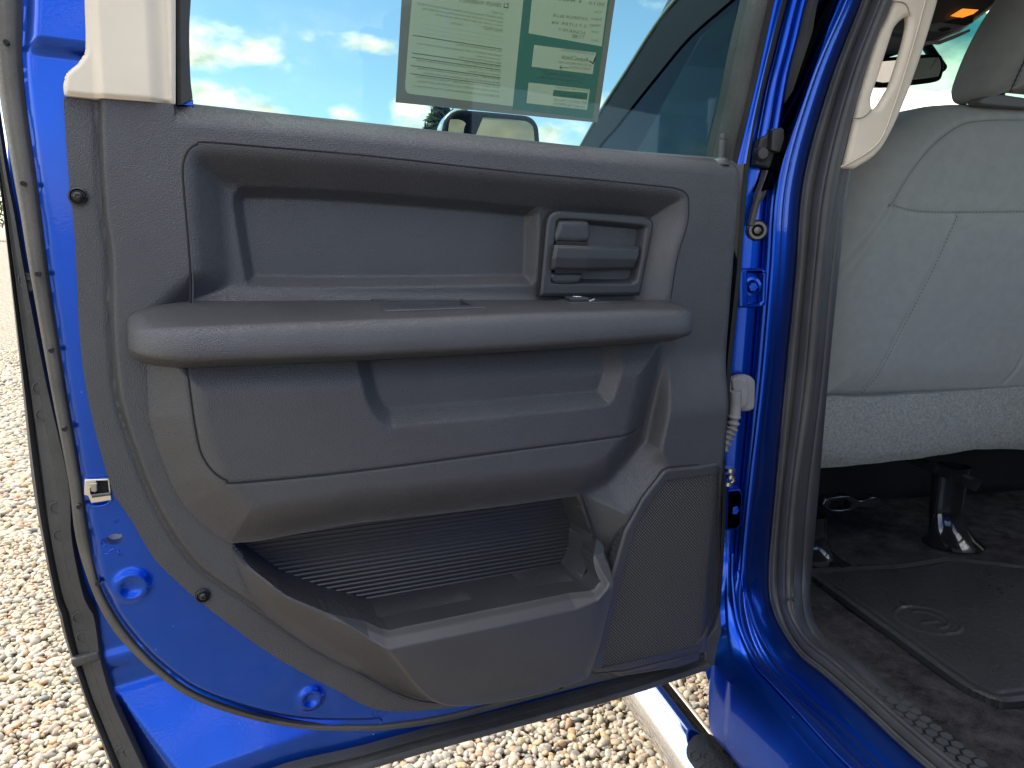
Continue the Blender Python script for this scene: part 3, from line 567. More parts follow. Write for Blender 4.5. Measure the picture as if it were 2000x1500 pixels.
# ------------------------------------------------------------------ speaker grille
SPo = cat([(0.2372,0.6394),(0.2466,0.6467),(0.2459,0.6632),(0.2195,0.7974),(0.2035,0.8596),(0.1758,0.9066),(0.1397,0.9459),(0.1307,0.9489)], [(0.0766,0.9476),(0.0211,0.9504)], [(0.0072,0.9365),(-0.0096,0.7528),(-0.0109,0.6849),(-0.0043,0.657),(0.0395,0.6296)], [(0.1842,0.6312)])
SPi = cat([(0.2263,0.6464),(0.2,0.795),(0.1842,0.8593),(0.1624,0.8938),(0.1351,0.9294)], [(0.0764,0.9295),(0.0226,0.9305)], [(0.0112,0.9208),(-0.0029,0.7592),(-0.0035,0.6873),(0.0049,0.6662),(0.0402,0.6418)], [(0.0996,0.6429)])
def Hsp(A, B):
    i = -sdf(SPi, A, B); e = -sdf(SPo, A, B); n = .008+.022*ss((A+.006)/.05); n -= .004*(1-ss(e/.006))
    return n-.0025*ss(i/.003)*(i > 0)
mesh_m, T, b = new_mat('speaker_mesh'); co = coords(T); sx = nd(T, 'ShaderNodeSeparateXYZ', {0: co}); kx = 2*math.pi/.0052
a1 = mth('SINE', mth('MULTIPLY', sx.outputs[0], kx, T=T), T=T); a2 = mth('SINE', mth('MULTIPLY', sx.outputs[2], kx, T=T), T=T)
pr = mth('MULTIPLY', a1, a2, T=T); mr = nd(T, 'ShaderNodeMapRange', {0: pr, 1: .25, 2: .6})
cx = nd(T, 'ShaderNodeMix', {0: mr.outputs[0], 6: (.004,.004,.005,1), 7: (.15,.15,.145,1)}, data_type='RGBA'); T.links.new(cx.outputs[2], b.inputs['Base Color'])
bump(T, b, pr, .9, .0012); b.inputs['Roughness'].default_value = .4
def Hfr(A, B): return Hsp(A, B)
relief('speaker_frame', SPo, Hsp, .0020, FINE, door, skirt=.012, angle=60, hole=SPi)
relief('speaker_grille', SPi, lambda A, B: .0055+.022*ss((A+.006)/.05), .004, mesh_m, door, skirt=.004, angle=60)
tube('speaker_gap', [(s, float(.006+.022*ss((s+.006)/.05)), t) for s, t in cat(SPo, SPo[:1])], .0009, GAP, door, 6)
# ------------------------------------------------------------------ screws and lock knob
def screw(p, n, r=.0075):
    e = empty('x') if False else None
    bm = bmesh.new(); lathe_bm(bm, (p[0], n, p[1]), (0,1,0), [(r*1.75,-.002),(r*1.75,.0004),(r*1.45,.0012),(r*1.15,-.0008),(r,-.0006),(r,.0012),(r*.75,.0034),(r*.4,.0040),(r*.34,.0020),(0,.0018)], 24)
    return bm_obj('trim_screw', bm, SCREW, door, 50)
screw([(0.8675,1.297)][0], -.009, .0052); screw([(0.7681,0.8444)][0], -.009, .005); screw([(0.2722,0.6072)][0], -.009, .004)
kb, kt = [(0.0414,1.4)][0], [(0.0424,1.426)][0]
bm = bmesh.new(); lathe_bm(bm, (kb[0], -.018, kb[1]-.012), (0,0,1), [(.0135,0),(.013,.006),(.010,.0095),(.0045,.011),(.0045,.020),(.0048,.032),(.0046,.036),(.005,.0365),(.005,.039),(.0045,.0395),(.0048,.041),(.0042,.044),(0,.0445)], 20)
bm_obj('lock_knob', bm, FINE, door)
# ------------------------------------------------------------------ latch in the shell edge
bm = bmesh.new(); lp = np.array(notch); c0 = lp.mean(0)
lq = [(0.8805,0.9991),(0.8567,0.9977),(0.8562,0.973),(0.8651,0.9723),(0.8759,0.9719),(0.8783,0.9803),(0.882,0.982)]
plate('latch_plate', [lq, [(0.8695,0.9962),(0.8588,0.9956),(0.8582,0.9803),(0.8754,0.9806),(0.8758,0.9888),(0.87,0.9892)]], STEEL, door, n0=-.019, n1=-.012, bevel=.001)
plate('latch_slot', [[(0.8706,0.9968),(0.8579,0.996),(0.8579,0.9784),(0.8761,0.9788),(0.8769,0.9888),(0.871,0.9893)]], GAP, door, n0=-.0215, n1=-.0172, bevel=.0005)
plate('latch_claw', [[(0.8759,0.9951),(0.8686,0.9949),(0.8687,0.9862),(0.8712,0.9842),(0.875,0.9858)]], simple('latch_metal', (.35,.33,.3), .35, 1), door, n0=-.018, n1=-.009, bevel=.0015)
plate('latch_bar', [[(0.8752,0.9829),(0.8561,0.983),(0.8558,0.9788),(0.875,0.9782)]], GLOSSB, door, n0=-.018, n1=-.009, bevel=.002)
loft('latch_recess_lip', [both([(0.882,0.9707),(0.8754,0.9675),(0.8631,0.9677),(0.8563,0.9722)], -.019, 3), both([(0.8803,0.967),(0.8746,0.9639),(0.8628,0.9641),(0.855,0.9697)], -.016, 3)], PAINT, door, bulges=[.003], bdir=(0,1,0))
# stamped marks by the hole
for pts in ([(0.8699,0.9229),(0.8687,0.9258),(0.8668,0.9249),(0.8654,0.9217),(0.8662,0.9181),(0.8692,0.918),(0.8699,0.9229)], [(0.8625,0.9109),(0.8604,0.9124),(0.8578,0.9132)], [(0.8672,0.9092),(0.8647,0.9082),(0.8626,0.9091),(0.862,0.9114)], [(0.855,0.9091),(0.8525,0.9081),(0.8509,0.9091)], [(0.8529,0.9112),(0.8526,0.9075),(0.8537,0.9046)], [(0.8521,0.9074),(0.8497,0.9033)], [(0.856,0.9451),(0.8531,0.9435),(0.8519,0.9469)],
            [(0.5596,0.6311),(0.5617,0.6262),(0.5589,0.62)], [(0.5546,0.6306),(0.556,0.6247),(0.5539,0.6195)], [(0.5503,0.6294),(0.5517,0.6243),(0.5496,0.6191)], [(0.546,0.6299),(0.5438,0.6246),(0.5467,0.6191)]):
    tube('stamped_mark', [(s, -.0198, t) for s, t in pts], .0009, PAINT, door, 6)
plate('hole_plug', [[(holeC[0]+.012*math.cos(t), holeC[1]+.012*math.sin(t)) for t in np.linspace(0, 6.28, 20)]], simple('white_foam', (.6,.6,.56), .8), door, n0=-.045, n1=-.036, bevel=.001)
# ------------------------------------------------------------------ window frame above the belt
bz = cat([(0.8389,1.524),(0.7672,1.536),(0.7736,1.394),(0.8469,1.392),(0.8726,1.392),(0.8729,1.4)], smooth([(0.8723,1.403),(0.8701,1.411),(0.8654,1.417),(0.8599,1.422),(0.8551,1.429),(0.8521,1.435),(0.8506,1.453),(0.8497,1.481),(0.8471,1.522)], k=3))
def Hbz(A, B):
    e = -sdf(bz, A, B); x1, x2, x3 = [p[0] for p in [(0.8422,1.412),(0.7904,1.418),(0.7786,1.42)]]
    n = .002+.007*ss((x1-A)/.010+.5)-.010*ss((x2-A)/.016+.5)+.004*ss((x3-A)/.004+.5)
    return n-.004*(1-ss(e/.004))
relief('pillar_trim', bz, Hbz, .0014, BEIGE, door, skirt=.012, angle=60)
rl = [both([(0.7664,1.539),(0.7683,1.496),(0.7696,1.467),(0.7711,1.422),(0.7718,1.394)], -.010), both([(0.7619,1.543),(0.7639,1.5),(0.7652,1.47),(0.7666,1.425),(0.7679,1.395)], -.006), both([(0.7507,1.548),(0.754,1.504),(0.7567,1.473),(0.7577,1.427),(0.7562,1.403)], -.014), both([(0.7487,1.553),(0.7521,1.508),(0.7549,1.477),(0.7558,1.43),(0.7543,1.405)], -.046)]
loft('glass_run_channel', rl, SEALR, door, bdir=(0,1,0), angle=30)
zb = TOPL[:,1].mean()
GP = cat([(0.7708,1.564),(0.779,1.385)], [(0.6327,1.383),(0.3684,1.381),(0.0051,1.383)], [(-0.0048,1.47),(-0.0335,1.715)])
plate('door_glass', [GP], GLASS, door, n0=-.047, n1=-.043, bevel=.0005, angle=1)
# belt seal along the panel top
loft('belt_seal', [both([(0.7568,1.393),(0.6796,1.393),(0.5801,1.392),(0.453,1.391),(0.2492,1.389),(0.0536,1.393)], -.019), both([(0.7553,1.4),(0.6759,1.399),(0.5738,1.399),(0.4432,1.398),(0.2339,1.397),(0.0331,1.4)], -.040)], SEALR, door, bulges=[.003], bdir=(0,0,1))
plate('corner_patch', [[(0.7687,1.402),(0.7556,1.403),(0.7554,1.396),(0.769,1.396)]], PAINT, door, n0=-.035, n1=-.018, bevel=.001)
f1 = [(-0.0129,1.686),(-0.0026,1.623),(0.0097,1.558),(0.021,1.482),(0.0316,1.431),(0.0374,1.397)]; f2 = [(-0.0459,1.689),(-0.031,1.625),(-0.0146,1.532),(-0.001,1.46),(0.0088,1.411),(0.0123,1.391)]
f3 = [(-0.0635,1.692),(-0.0476,1.628),(-0.0299,1.552),(-0.016,1.475),(-0.0106,1.431),(-0.0062,1.394)]; f4 = [(-0.0892,1.7),(-0.071,1.634),(-0.0511,1.542),(-0.036,1.487),(-0.0282,1.437),(-0.0268,1.392)]
F1, F2, F3, F4 = both(f1, -.030), both(f2, -.016), both(f3, -.018), both(f4, -.03)
fm1 = F1*.65+F2*.35; fm1[:,1] = -.010; fm2 = F1*.35+F2*.65; fm2[:,1] = -.014
loft('window_channel', [F1+np.array([0,-.03,0]), F1, fm1, fm2, F2], plastic('channel_rubber', (.020,.019,.018), .6, 300, .15, .0003, .3, .3), door, bdir=(0,1,0), angle=30, bulges=[0,.002,.001,.001])
loft('window_frame', [F2+np.array([0,-.002,0]), F3], PAINT, door, bulges=[.004], bdir=(0,1,0))
W3a = both([(-0.0635,1.692),(-0.0476,1.628),(-0.0299,1.552),(-0.016,1.475),(-0.0106,1.431),(-0.0082,1.394),(-0.0077,1.333),(-0.0131,1.238),(-0.0116,1.147),(-0.0117,1.076),(-0.0176,0.9432),(-0.0293,0.8413),(-0.0358,0.7362),(-0.038,0.6679),(-0.0331,0.632),(-0.0255,0.6003)], -.024)
W3b = both([(-0.0872,1.7),(-0.071,1.634),(-0.0511,1.542),(-0.039,1.487),(-0.0292,1.437),(-0.0273,1.396),(-0.0269,1.334),(-0.0294,1.238),(-0.0302,1.146),(-0.0292,1.074),(-0.03,0.9393),(-0.043,0.836),(-0.0497,0.7295),(-0.052,0.6603),(-0.0508,0.6107),(-0.0424,0.5639)], -.036)
loft('hinge_side_seal', [W3a, W3b, W3b+np.array([0,-.05,0])], simple('hinge_side_black', (.018,.018,.017), .6, spec=.2), door, bulges=[.004,0], bdir=(0,1,0), angle=40)
plate('corner_cap', [[(-0.0069,0.6135),(-0.0282,0.6391),(-0.0356,0.6713),(-0.0434,0.6227),(-0.034,0.5675),(-0.0141,0.5664)]], RUBBER, door, n0=-.04, n1=-.012, bevel=.003)
# ================================================================== cab body round the opening
ext = lambda X, z: [(X, .55, z), (X, .2, z), (X, -.3, z)]
Ocu = [(0.695,1.12,1.716),(0.689,1.12,1.649),(0.675,1.12,1.529),(0.664,1.12,1.379),(0.665,1.12,1.227),(0.669,1.12,1.046),(0.674,1.12,0.85),(0.685,1.12,0.734)] + [(0.655,1.051,0.646),(0.655,1.032,0.57),(0.655,0.965,0.567),(0.655,0.875,0.56),(0.655,0.794,0.555)] + ext(.655,.56)
Mc = [(0.807,1.118,1.729),(0.79,1.118,1.66),(0.757,1.118,1.535),(0.723,1.118,1.382),(0.723,1.118,1.229),(0.725,1.118,1.046),(0.727,1.118,0.848),(0.727,1.118,0.722)] + [(0.69,1.044,0.655),(0.69,0.995,0.605),(0.69,0.926,0.596),(0.69,0.838,0.593),(0.69,0.744,0.588)] + ext(.69,.592)
Lc = [(0.823,1.09,1.722),(0.802,1.09,1.654),(0.755,1.09,1.53),(0.723,1.09,1.38),(0.727,1.09,1.23),(0.73,1.09,1.051),(0.726,1.09,0.857),(0.729,1.09,0.696)] + [(0.725,1.05,0.631),(0.725,0.996,0.593),(0.725,0.924,0.579),(0.725,0.837,0.583),(0.725,0.744,0.582)] + ext(.725,.582)
Rc = [(0.874,1.118,1.737),(0.856,1.118,1.667),(0.815,1.118,1.54),(0.784,1.118,1.385),(0.788,1.118,1.23),(0.79,1.118,1.045),(0.794,1.118,0.844),(0.798,1.118,0.692)] + [(0.79,1.081,0.631),(0.79,1.005,0.595),(0.79,0.926,0.596),(0.79,0.837,0.594),(0.79,0.741,0.59)] + ext(.79,.593)
n_ = len(Ocu)
O_, M_, L_, R_ = [smooth(x, k=6) for x in (Ocu, Mc, Lc, Rc)]
Oout = O_.copy(); Oout[:,0] -= .004; Oout2 = Oout.copy()
mask = np.arange(len(O_)) >= 8*6
low = O_.copy(); low[mask,2] -= .12; low[mask,0] -= .0; low[~mask,0] -= .05
LR = L_*.5+R_*.5; 
OM = O_*.5+M_*.5; OM[mask,2] -= .0
L_a = L_*.9+R_*.1; 
body = loft('cab_body', [low, O_, OM, M_, M_*.3+L_*.7, L_, L_*.72+R_*.28, R_], PAINT, None, bulges=[0,0,.004,.006,.004,.003,.003], bdir=(-.2,-1,.6), angle=50)
tpart(body)
# sun-facing bead that runs beside the jamb
tube('jamb_bead', smooth([(0.69,1.072,0.755),(0.69,1.065,0.711),(0.69,1.041,0.652),(0.69,1.009,0.622),(0.69,0.977,0.606),(0.69,0.939,0.603),(0.69,0.859,0.599),(0.69,0.766,0.593)] + [(.69,.6,.597)], k=4), .0045, PAINT, body, 8)
# door opening weatherstrip, lower pillar trim, scuff plate
Sc = [(0.91,1.1,1.736),(0.893,1.1,1.666),(0.856,1.1,1.547),(0.832,1.1,1.386),(0.825,1.1,1.232),(0.832,1.1,1.048),(0.821,1.1,0.849),(0.832,1.1,0.697)] + [(0.812,1.057,0.651),(0.812,1.013,0.603),(0.812,0.928,0.6),(0.812,0.84,0.597),(0.812,0.741,0.596)] + ext(.812,.600)
S_ = smooth(Sc, k=6)
sm = R_*.72+S_*.28; up = np.zeros_like(S_); up[:8*6,1] = -1; up[8*6:,2] = 1
for q in range(3):
    up[1:-1] = (up[:-2]+up[1:-1]+up[2:])/3
up /= np.linalg.norm(up, axis=1)[:, None]
def off(L, h): return L+up*h
loft('door_opening_seal', [off(R_,-.004), off(R_,.006), off(R_*.88+S_*.12,.010), off(R_*.72+S_*.28,.006), off(R_*.66+S_*.34,.004), off(R_*.56+S_*.44,.020), off(R_*.30+S_*.70,.024), off(R_*.08+S_*.92,.012), off(S_,-.004)], SEALR, body, bulges=[0,.001,0,0,.002,.005,.002,0], bdir=(-.2,-1,.6), angle=35)
tube('seal_lip', off(R_*.99+S_*.01, .004), .0022, SEALR, body, 6)
Tc = [(0.924,1.105,1.739),(0.906,1.105,1.669),(0.877,1.105,1.55),(0.861,1.105,1.388),(0.862,1.105,1.232),(0.866,1.105,1.046),(0.875,1.105,0.844),(0.88,1.105,0.696)] + [(0.862,1.074,0.642),(0.862,1.036,0.607),(0.862,0.933,0.608),(0.862,0.837,0.602),(0.862,0.744,0.594)] + ext(.862,.596)
T_ = smooth(Tc, k=6)
loft('lower_pillar_trim', [off(S_,0), S_*.5+T_*.5+up*.004, T_, T_+np.array([.004,.03,-.01]), T_+np.array([.01,.25,-.03])], FINE, body, bulges=[.003,.004,0,0], bdir=(-.1,-1,.6), angle=40)
# hexagon tread on the scuff plate
hm = plastic('tread_hexagon', (.040,.042,.044), .45, 700, .3, .0003)
bm = bmesh.new(); hx = .0190
for i in range(60):
    for j in range(3):
        y = 1.00-i*hx*1.0; x = .8205+j*hx*.88; y -= (hx*.5 if j % 2 else 0)
        if y < .3: continue
        t = (x-.812)/(.862-.812); u_ = (2*t) % 1; z = .599-.001*t+.004*(1-abs(2*t-1))+.0035*math.sqrt(max(0, 1-(2*u_-1)**2))+.0026+.0012*max(0, min(1, (y-.75)/.25))
        vs = [bm.verts.new((x+hx*.44*math.cos(a), y+hx*.46*math.sin(a), z+.0006)) for a in [math.pi/3*k for k in range(6)]]
        vb = [bm.verts.new((x+hx*.47*math.cos(a), y+hx*.49*math.sin(a), z-.004)) for a in [math.pi/3*k for k in range(6)]]
        bm.faces.new(vs)
        for k in range(6): bm.faces.new((vs[k], vb[k], vb[(k+1) % 6], vs[(k+1) % 6]))
bm_obj('scuff_tread', bm, hm, body, 20)
# jamb fittings
band = lambda s, y: smooth([(0.677,1.1,1.643)] if False else s, k=5)
ua = smooth([(0.737,1.112,1.718),(0.72,1.112,1.651),(0.705,1.112,1.568),(0.696,1.112,1.519),(0.688,1.112,1.446),(0.684,1.112,1.403)], k=5); ub = smooth([(0.771,1.112,1.723),(0.753,1.112,1.654),(0.744,1.112,1.599),(0.734,1.112,1.543),(0.728,1.112,1.462),(0.723,1.112,1.405)], k=5)
uc = smooth([(0.784,1.112,1.724),(0.766,1.112,1.656),(0.76,1.112,1.587),(0.749,1.112,1.53),(0.741,1.112,1.48),(0.734,1.112,1.422)], k=5)
loft('pillar_bead', [ua, ua*.6+ub*.4+np.array([0,-.008,0]), ua*.45+ub*.55, ub*.8+ua*.2+np.array([0,-.007,0]), ub], PAINT, body, bulges=[.003,.001,.002,.001], bdir=(-.2,-1,0), angle=35)
loft('pillar_seal', [ub, ub*.7+uc*.3+np.array([0,-.012,0]), uc+np.array([0,-.010,0]), uc+np.array([0,.004,0])], SEALR, body, bdir=(-.2,-1,0), angle=35)
bq = lambda s: [(x, z) for x, y, z in s]
JY = planeY(1.112)
plate('seal_end_cap', [bq([(0.677,1.1,1.4),(0.678,1.1,1.425),(0.683,1.1,1.441),(0.699,1.1,1.448),(0.7,1.1,1.456),(0.722,1.1,1.459),(0.728,1.1,1.423),(0.722,1.1,1.42),(0.724,1.1,1.395),(0.709,1.1,1.393),(0.694,1.1,1.398)])], plastic('rubber_cap', (.03,.031,.033), .5, 600, .3, .0003), body, JY, .004, .020, .004)
plate('seal_end_block', [bq([(0.693,1.09,1.451),(0.713,1.09,1.454),(0.719,1.09,1.425),(0.711,1.09,1.418),(0.694,1.09,1.422)])], SATIN, body, JY, .020, .034, .003)
bm = bmesh.new(); kq = [(0.684,1.09,1.416)][0]; lathe_bm(bm, kq, (-.2,-1,0), [(.011,-.01),(.011,.004),(.008,.009),(0,.010)], 20); bm_obj('seal_cap_button', bm, SEALR, body)
bm = bmesh.new(); pts = smooth([(0.705,1.1,1.391),(0.7,1.1,1.371),(0.69,1.1,1.343),(0.683,1.1,1.306)], k=4); tube_bm(bm, pts, [.010]*4+[.009]*4+[.006]*(len(pts)-8), 8); bm_obj('rubber_hose', bm, SEALR, body)
gk = [(0.703,1.112,1.299)][0]; bm = bmesh.new(); lathe_bm(bm, gk, (-.35,-1,0), [(.016,-.006),(.017,.003),(.014,.007),(.010,.007),(.007,.002),(.0055,.006),(0,.007)], 28); bm_obj('jamb_bolt', bm, simple('dark_bolt', (.10,.095,.09), .3, .8), body)
def hinge(x0, y0, x1, y1, cz):
    q = [(p[0], p[2]) for p in (x0, x1)]
def hinge_at(P4, P5):
    Q = bq(P4); Qi = bq(P5)
    plate('hinge_pocket', [Q], PAINT, body, JY, -.003, .0006, .0003)
    o = plate('door_hinge', [Q, Qi], PAINT, body, JY, .0, .016, .004)
    return o
h1 = hinge_at([(0.652,1.1,1.237),(0.711,1.1,1.239),(0.72,1.1,1.233),(0.724,1.1,1.18),(0.717,1.1,1.174),(0.659,1.1,1.173)], [(0.658,1.1,1.23),(0.706,1.1,1.232),(0.713,1.1,1.228),(0.716,1.1,1.185),(0.71,1.1,1.18),(0.663,1.1,1.18)])
h2 = hinge_at([(0.661,1.1,0.859),(0.708,1.1,0.862),(0.716,1.1,0.854),(0.719,1.1,0.792),(0.711,1.1,0.785),(0.668,1.1,0.786)], [(0.666,1.1,0.851),(0.703,1.1,0.854),(0.709,1.1,0.848),(0.711,1.1,0.797),(0.705,1.1,0.792),(0.672,1.1,0.793)])
for (p, par) in (([(0.699,1.105,1.208)][0], h1), ([(0.705,1.105,0.822)][0], h2)):
    bm = bmesh.new(); lathe_bm(bm, p, (-.3,-1,0), [(.015,-.002),(.0155,.002),(.011,.003)], 24)
    lathe_bm(bm, p, (-.3,-1,0), [(.0085,.002),(.0085,.009),(.007,.0105),(0,.0105)], 6); bm_obj('hinge_bolt', bm, PAINT, par, 30)
for (a, b, par) in (([(0.669,1.095,1.233)][0], [(0.675,1.095,1.178)][0], h1), ([(0.672,1.095,0.886)][0], [(0.678,1.095,0.793)][0], h2)):
    tube('hinge_knuckle', [a, b], .011, PAINT, par, 14)
bm = bmesh.new(); p = [(0.681,1.09,0.887)][0]
for (dx, dz, r) in ((0,.012,.010), (.002,0,.008), (-.002,-.012,.010)): lathe_bm(bm, (p[0]+dx, p[1], p[2]+dz), (0,0,1), [(0,-.004),(r,-.003),(r,.003),(r*.5,.004),(0,.004)], 12)
tube_bm(bm, [(p[0]-.01, p[1], p[2]-.02), (p[0]+.006, p[1]-.006, p[2]-.006), (p[0]-.004, p[1]-.004, p[2]+.016)], .003, 8)
bm_obj('door_check_link', bm, STEEL, body)
bt = bq([(0.671,1.1,1.053),(0.685,1.1,1.06),(0.702,1.1,1.061),(0.714,1.1,1.055),(0.719,1.1,1.045),(0.722,1.1,1.009),(0.717,1.1,1),(0.701,1.1,0.998),(0.689,1.1,1.001),(0.687,1.1,0.983),(0.674,1.1,0.975),(0.663,1.1,1.037)])
boot = plate('cable_boot', [smooth(bt, True, 3)], GREYR, body, JY, .0, .018, .006)
plate('boot_lip', [smooth(bq([(0.67,1.09,1.054),(0.691,1.09,1.056),(0.7,1.09,1.049),(0.703,1.09,1.014),(0.696,1.09,1.007),(0.684,1.09,1.008)]), True, 3)], GREYR, boot, JY, .017, .024, .003)
cp = smooth([(0.669,1.075,1.038),(0.671,1.075,1.016),(0.671,1.075,0.994),(0.669,1.075,0.977),(0.664,1.075,0.964),(0.659,1.075,0.95),(0.652,1.075,0.933)], k=10)
bm = bmesh.new(); rr = [.0085+.0024*math.sin(i*1.05) if i > 18 else .0095 for i in range(len(cp))]; tube_bm(bm, cp, rr, 14); bm_obj('wiring_sleeve', bm, GREYR, boot, 60)
# ------------------------------------------------------------------ front door seen from outside through the window glass
tint = glass('dark_tinted_glass', (.02,.035,.035), .0, .01, .42)
fo = smooth([(.705,2.22,1.40)]+[(0.741,2.099,1.538),(0.765,2.018,1.622),(0.788,1.914,1.705),(0.812,1.808,1.79),(0.825,1.706,1.835),(0.832,1.523,1.863)]+[(.836,1.3,1.878),(.838,1.06,1.885)], k=4); fi = smooth([(.705,2.05,1.40)]+[(0.736,1.932,1.52),(0.745,1.867,1.551),(0.754,1.809,1.584),(0.775,1.68,1.657),(0.789,1.57,1.71),(0.799,1.423,1.744)]+[(.813,1.24,1.79),(.816,1.06,1.80)], k=4)
fi = resample(fi, len(fo)); fo = resample(fo, len(fo))
BLK = simple('gloss_black_trim', (.006,.0065,.008), .6, 0, 0, .08)
fd_low = [(.655,1.14,.60),(.655,2.1,.60),(.62,2.1,1.0),(.64,2.1,1.30),(.70,2.1,1.39),(.70,1.14,1.39),(.64,1.14,1.30),(.62,1.14,1.0)]
V = []
for y in (1.14, 2.12): V += [(.66,y,.60),(.625,y,.85),(.615,y,1.10),(.64,y,1.30),(.685,y,1.375),(.70,y,1.39),(.78,y,1.39),(.78,y,.60)]
F = [(i, (i+1) % 8, 8+(i+1) % 8, 8+i) for i in range(8)]+[tuple(range(8)), tuple(range(15, 7, -1))]
fdoor = mesh_obj('front_door', V, F, PAINT, None, True, 35); tpart(fdoor)
fr = loft('window_surround', [fo+np.array([.05,0,0]), fo, fo*.8+fi*.2+np.array([-.006,0,0]), fi+np.array([-.004,0,0]), fi+np.array([.02,0,0])], BLK, fdoor, bdir=(-1,-.1,.2), angle=35)
lip = smooth([(0.728,2.126,1.504),(0.738,2.09,1.539),(0.761,2.009,1.623),(0.784,1.905,1.705),(0.808,1.8,1.79),(0.82,1.698,1.834),(0.828,1.515,1.862)], k=4); tube('drip_rail', lip, .005, simple('grey_green_rail', (.25,.28,.25), .3, .5), fdoor, 8)
gpoly = [(y, z) for x, y, z in list(map(tuple, fi))]
V = [tuple(v) for v in fi]+[(.70+.28*(1.36-1.39), y, 1.36) for y in fi[:,1]]
nf = len(fi); F = [(i, i+1, nf+i+1, nf+i) for i in range(nf-1)]
mesh_obj('front_glass', V, orient(V, F, (-1,0,0)), tint, fdoor, True)
bx_ = [(0.743,1.874,1.543),(0.733,1.878,1.508),(0.725,1.91,1.478)]; 
mesh_obj('rear_edge_cover', [(.702,1.10,1.385),(.702,1.24,1.385),(.702+.14,1.24,1.885),(.702+.14,1.10,1.885)], orient([(.702,1.10,1.385),(.702,1.24,1.385),(.702+.14,1.24,1.885),(.702+.14,1.10,1.885)], [(0,1,2,3)], (-1,0,0)), BLK, fdoor, False)
for a_, b_ in (((.80,2.22,1.36), (.88,1.68,1.89)),): o_ = tube('windscreen_pillar', [a_, b_], .055, FINE, None, 12); tpart(o_)
# ------------------------------------------------------------------ side mirror
def MY(n=0): return planeY(2.10)
mo = smooth(bq([(0.341,2.1,1.492),(0.345,2.1,1.559),(0.355,2.1,1.588),(0.377,2.1,1.604),(0.408,2.1,1.608),(0.542,2.1,1.607),(0.582,2.1,1.604),(0.603,2.1,1.588),(0.612,2.1,1.561),(0.616,2.1,1.495),(0.599,2.1,1.466),(0.367,2.1,1.453)]), True, 3)
mh = plate('side_mirror', [mo], BLK, None, planeY(2.10), -.07, .02, .018, 5); tpart(mh)
mi = smooth(bq([(0.417,2.08,1.495),(0.415,2.08,1.585),(0.43,2.08,1.591),(0.545,2.08,1.587),(0.574,2.08,1.579),(0.585,2.08,1.557),(0.59,2.08,1.478),(0.579,2.08,1.469),(0.427,2.08,1.46)]), True, 3)
MG = simple('mirror_glass', (.20,.20,.18), .04, 1.)
def MR(c3):
    n3 = Vector((-.25,-.96,.10)).normalized(); ex = Vector((0,0,1)).cross(n3).normalized(); ex = ex if ex.x > 0 else -ex; ey = ex.cross(n3).normalized(); ey = ey if ey.z > 0 else -ey
    return lambda a, b, n: np.array(c3)+np.multiply.outer(np.asarray(a)-c3[0], np.array(ex))+np.multiply.outer(np.asarray(b)-c3[2], np.array(ey))+np.multiply.outer(np.asarray(n), np.array(n3))
plate('mirror_glass', [mi], MG, mh, MR((float(np.mean(mi[:,0])), 2.06, float(np.mean(mi[:,1])))), -.001, .001, .0004)
mj = smooth(bq([(0.351,2.08,1.491),(0.355,2.08,1.57),(0.366,2.08,1.58),(0.388,2.08,1.578),(0.4,2.08,1.569),(0.396,2.08,1.557),(0.39,2.08,1.493),(0.388,2.08,1.459),(0.357,2.08,1.458)]), True, 3)
plate('spotter_glass', [mj], MG, mh, MR((float(np.mean(mj[:,0])), 2.07, float(np.mean(mj[:,1])))), -.001, .001, .0004)
bk = smooth(bq([(0.336,2.12,1.453),(0.34,2.12,1.545),(0.35,2.12,1.585),(0.373,2.12,1.611),(0.402,2.12,1.619),(0.416,2.12,1.612),(0.368,2.12,1.576),(0.359,2.12,1.454)]), True, 3)
plate('mirror_shell', [bk], simple('silver_shell', (.45,.50,.50), .25, .3, .5), mh, planeY(2.12), -.09, .0, .01)
bm = bmesh.new(); tube_bm(bm, [(.42,2.12,1.44),(.55,2.10,1.42),(.68,2.08,1.40)], [.03,.035,.04], 12); bm_obj('mirror_arm', bm, BLK, mh)
# ------------------------------------------------------------------ cab floor, roof, far side, windscreen
ZF = .548
V = [(.80,-.6,ZF),(2.45,-.6,ZF),(2.45,2.4,ZF),(.80,2.4,ZF)]
fl = relief('carpet_floor', V and [(.855,-.55),(2.4,-.55),(2.4,2.15),(.80,2.15),(.80,1.16),(.862,1.12)], lambda A, B: .004*np.sin(A*23+B*7)*np.sin(B*19-A*5)+.045*(1-ss((A-.862)/.045)), .018, CARPET, None, planeZ(ZF), skirt=.02, angle=70); tpart(fl)
roofm = simple('headliner_grey', (.05,.05,.05), .9)
bm = bmesh.new(); box_bm(bm, (1.60,.60,1.93), (1.54,2.25,.07), None, .02); roof = bm_obj('roof', bm, PAINT, None); tpart(roof)
bm = bmesh.new(); box_bm(bm, (1.60,.60,1.893), (1.34,2.1,.02), None, .006); bm_obj('headliner', bm, roofm, roof)
bm = bmesh.new(); box_bm(bm, (2.42,.8,.92), (.06,3.4,.92), None, .02); box_bm(bm, (2.36,1.12,1.65), (.06,.12,.6)); box_bm(bm, (2.36,-.2,1.65), (.06,.12,.6)); fs = bm_obj('far_side', bm, FINE, None); tpart(fs)
bm = bmesh.new(); box_bm(bm, (1.64,2.08,.90), (1.60,.62,.76), None, .06); tpart(bm_obj('dashboard', bm, FINE, None))
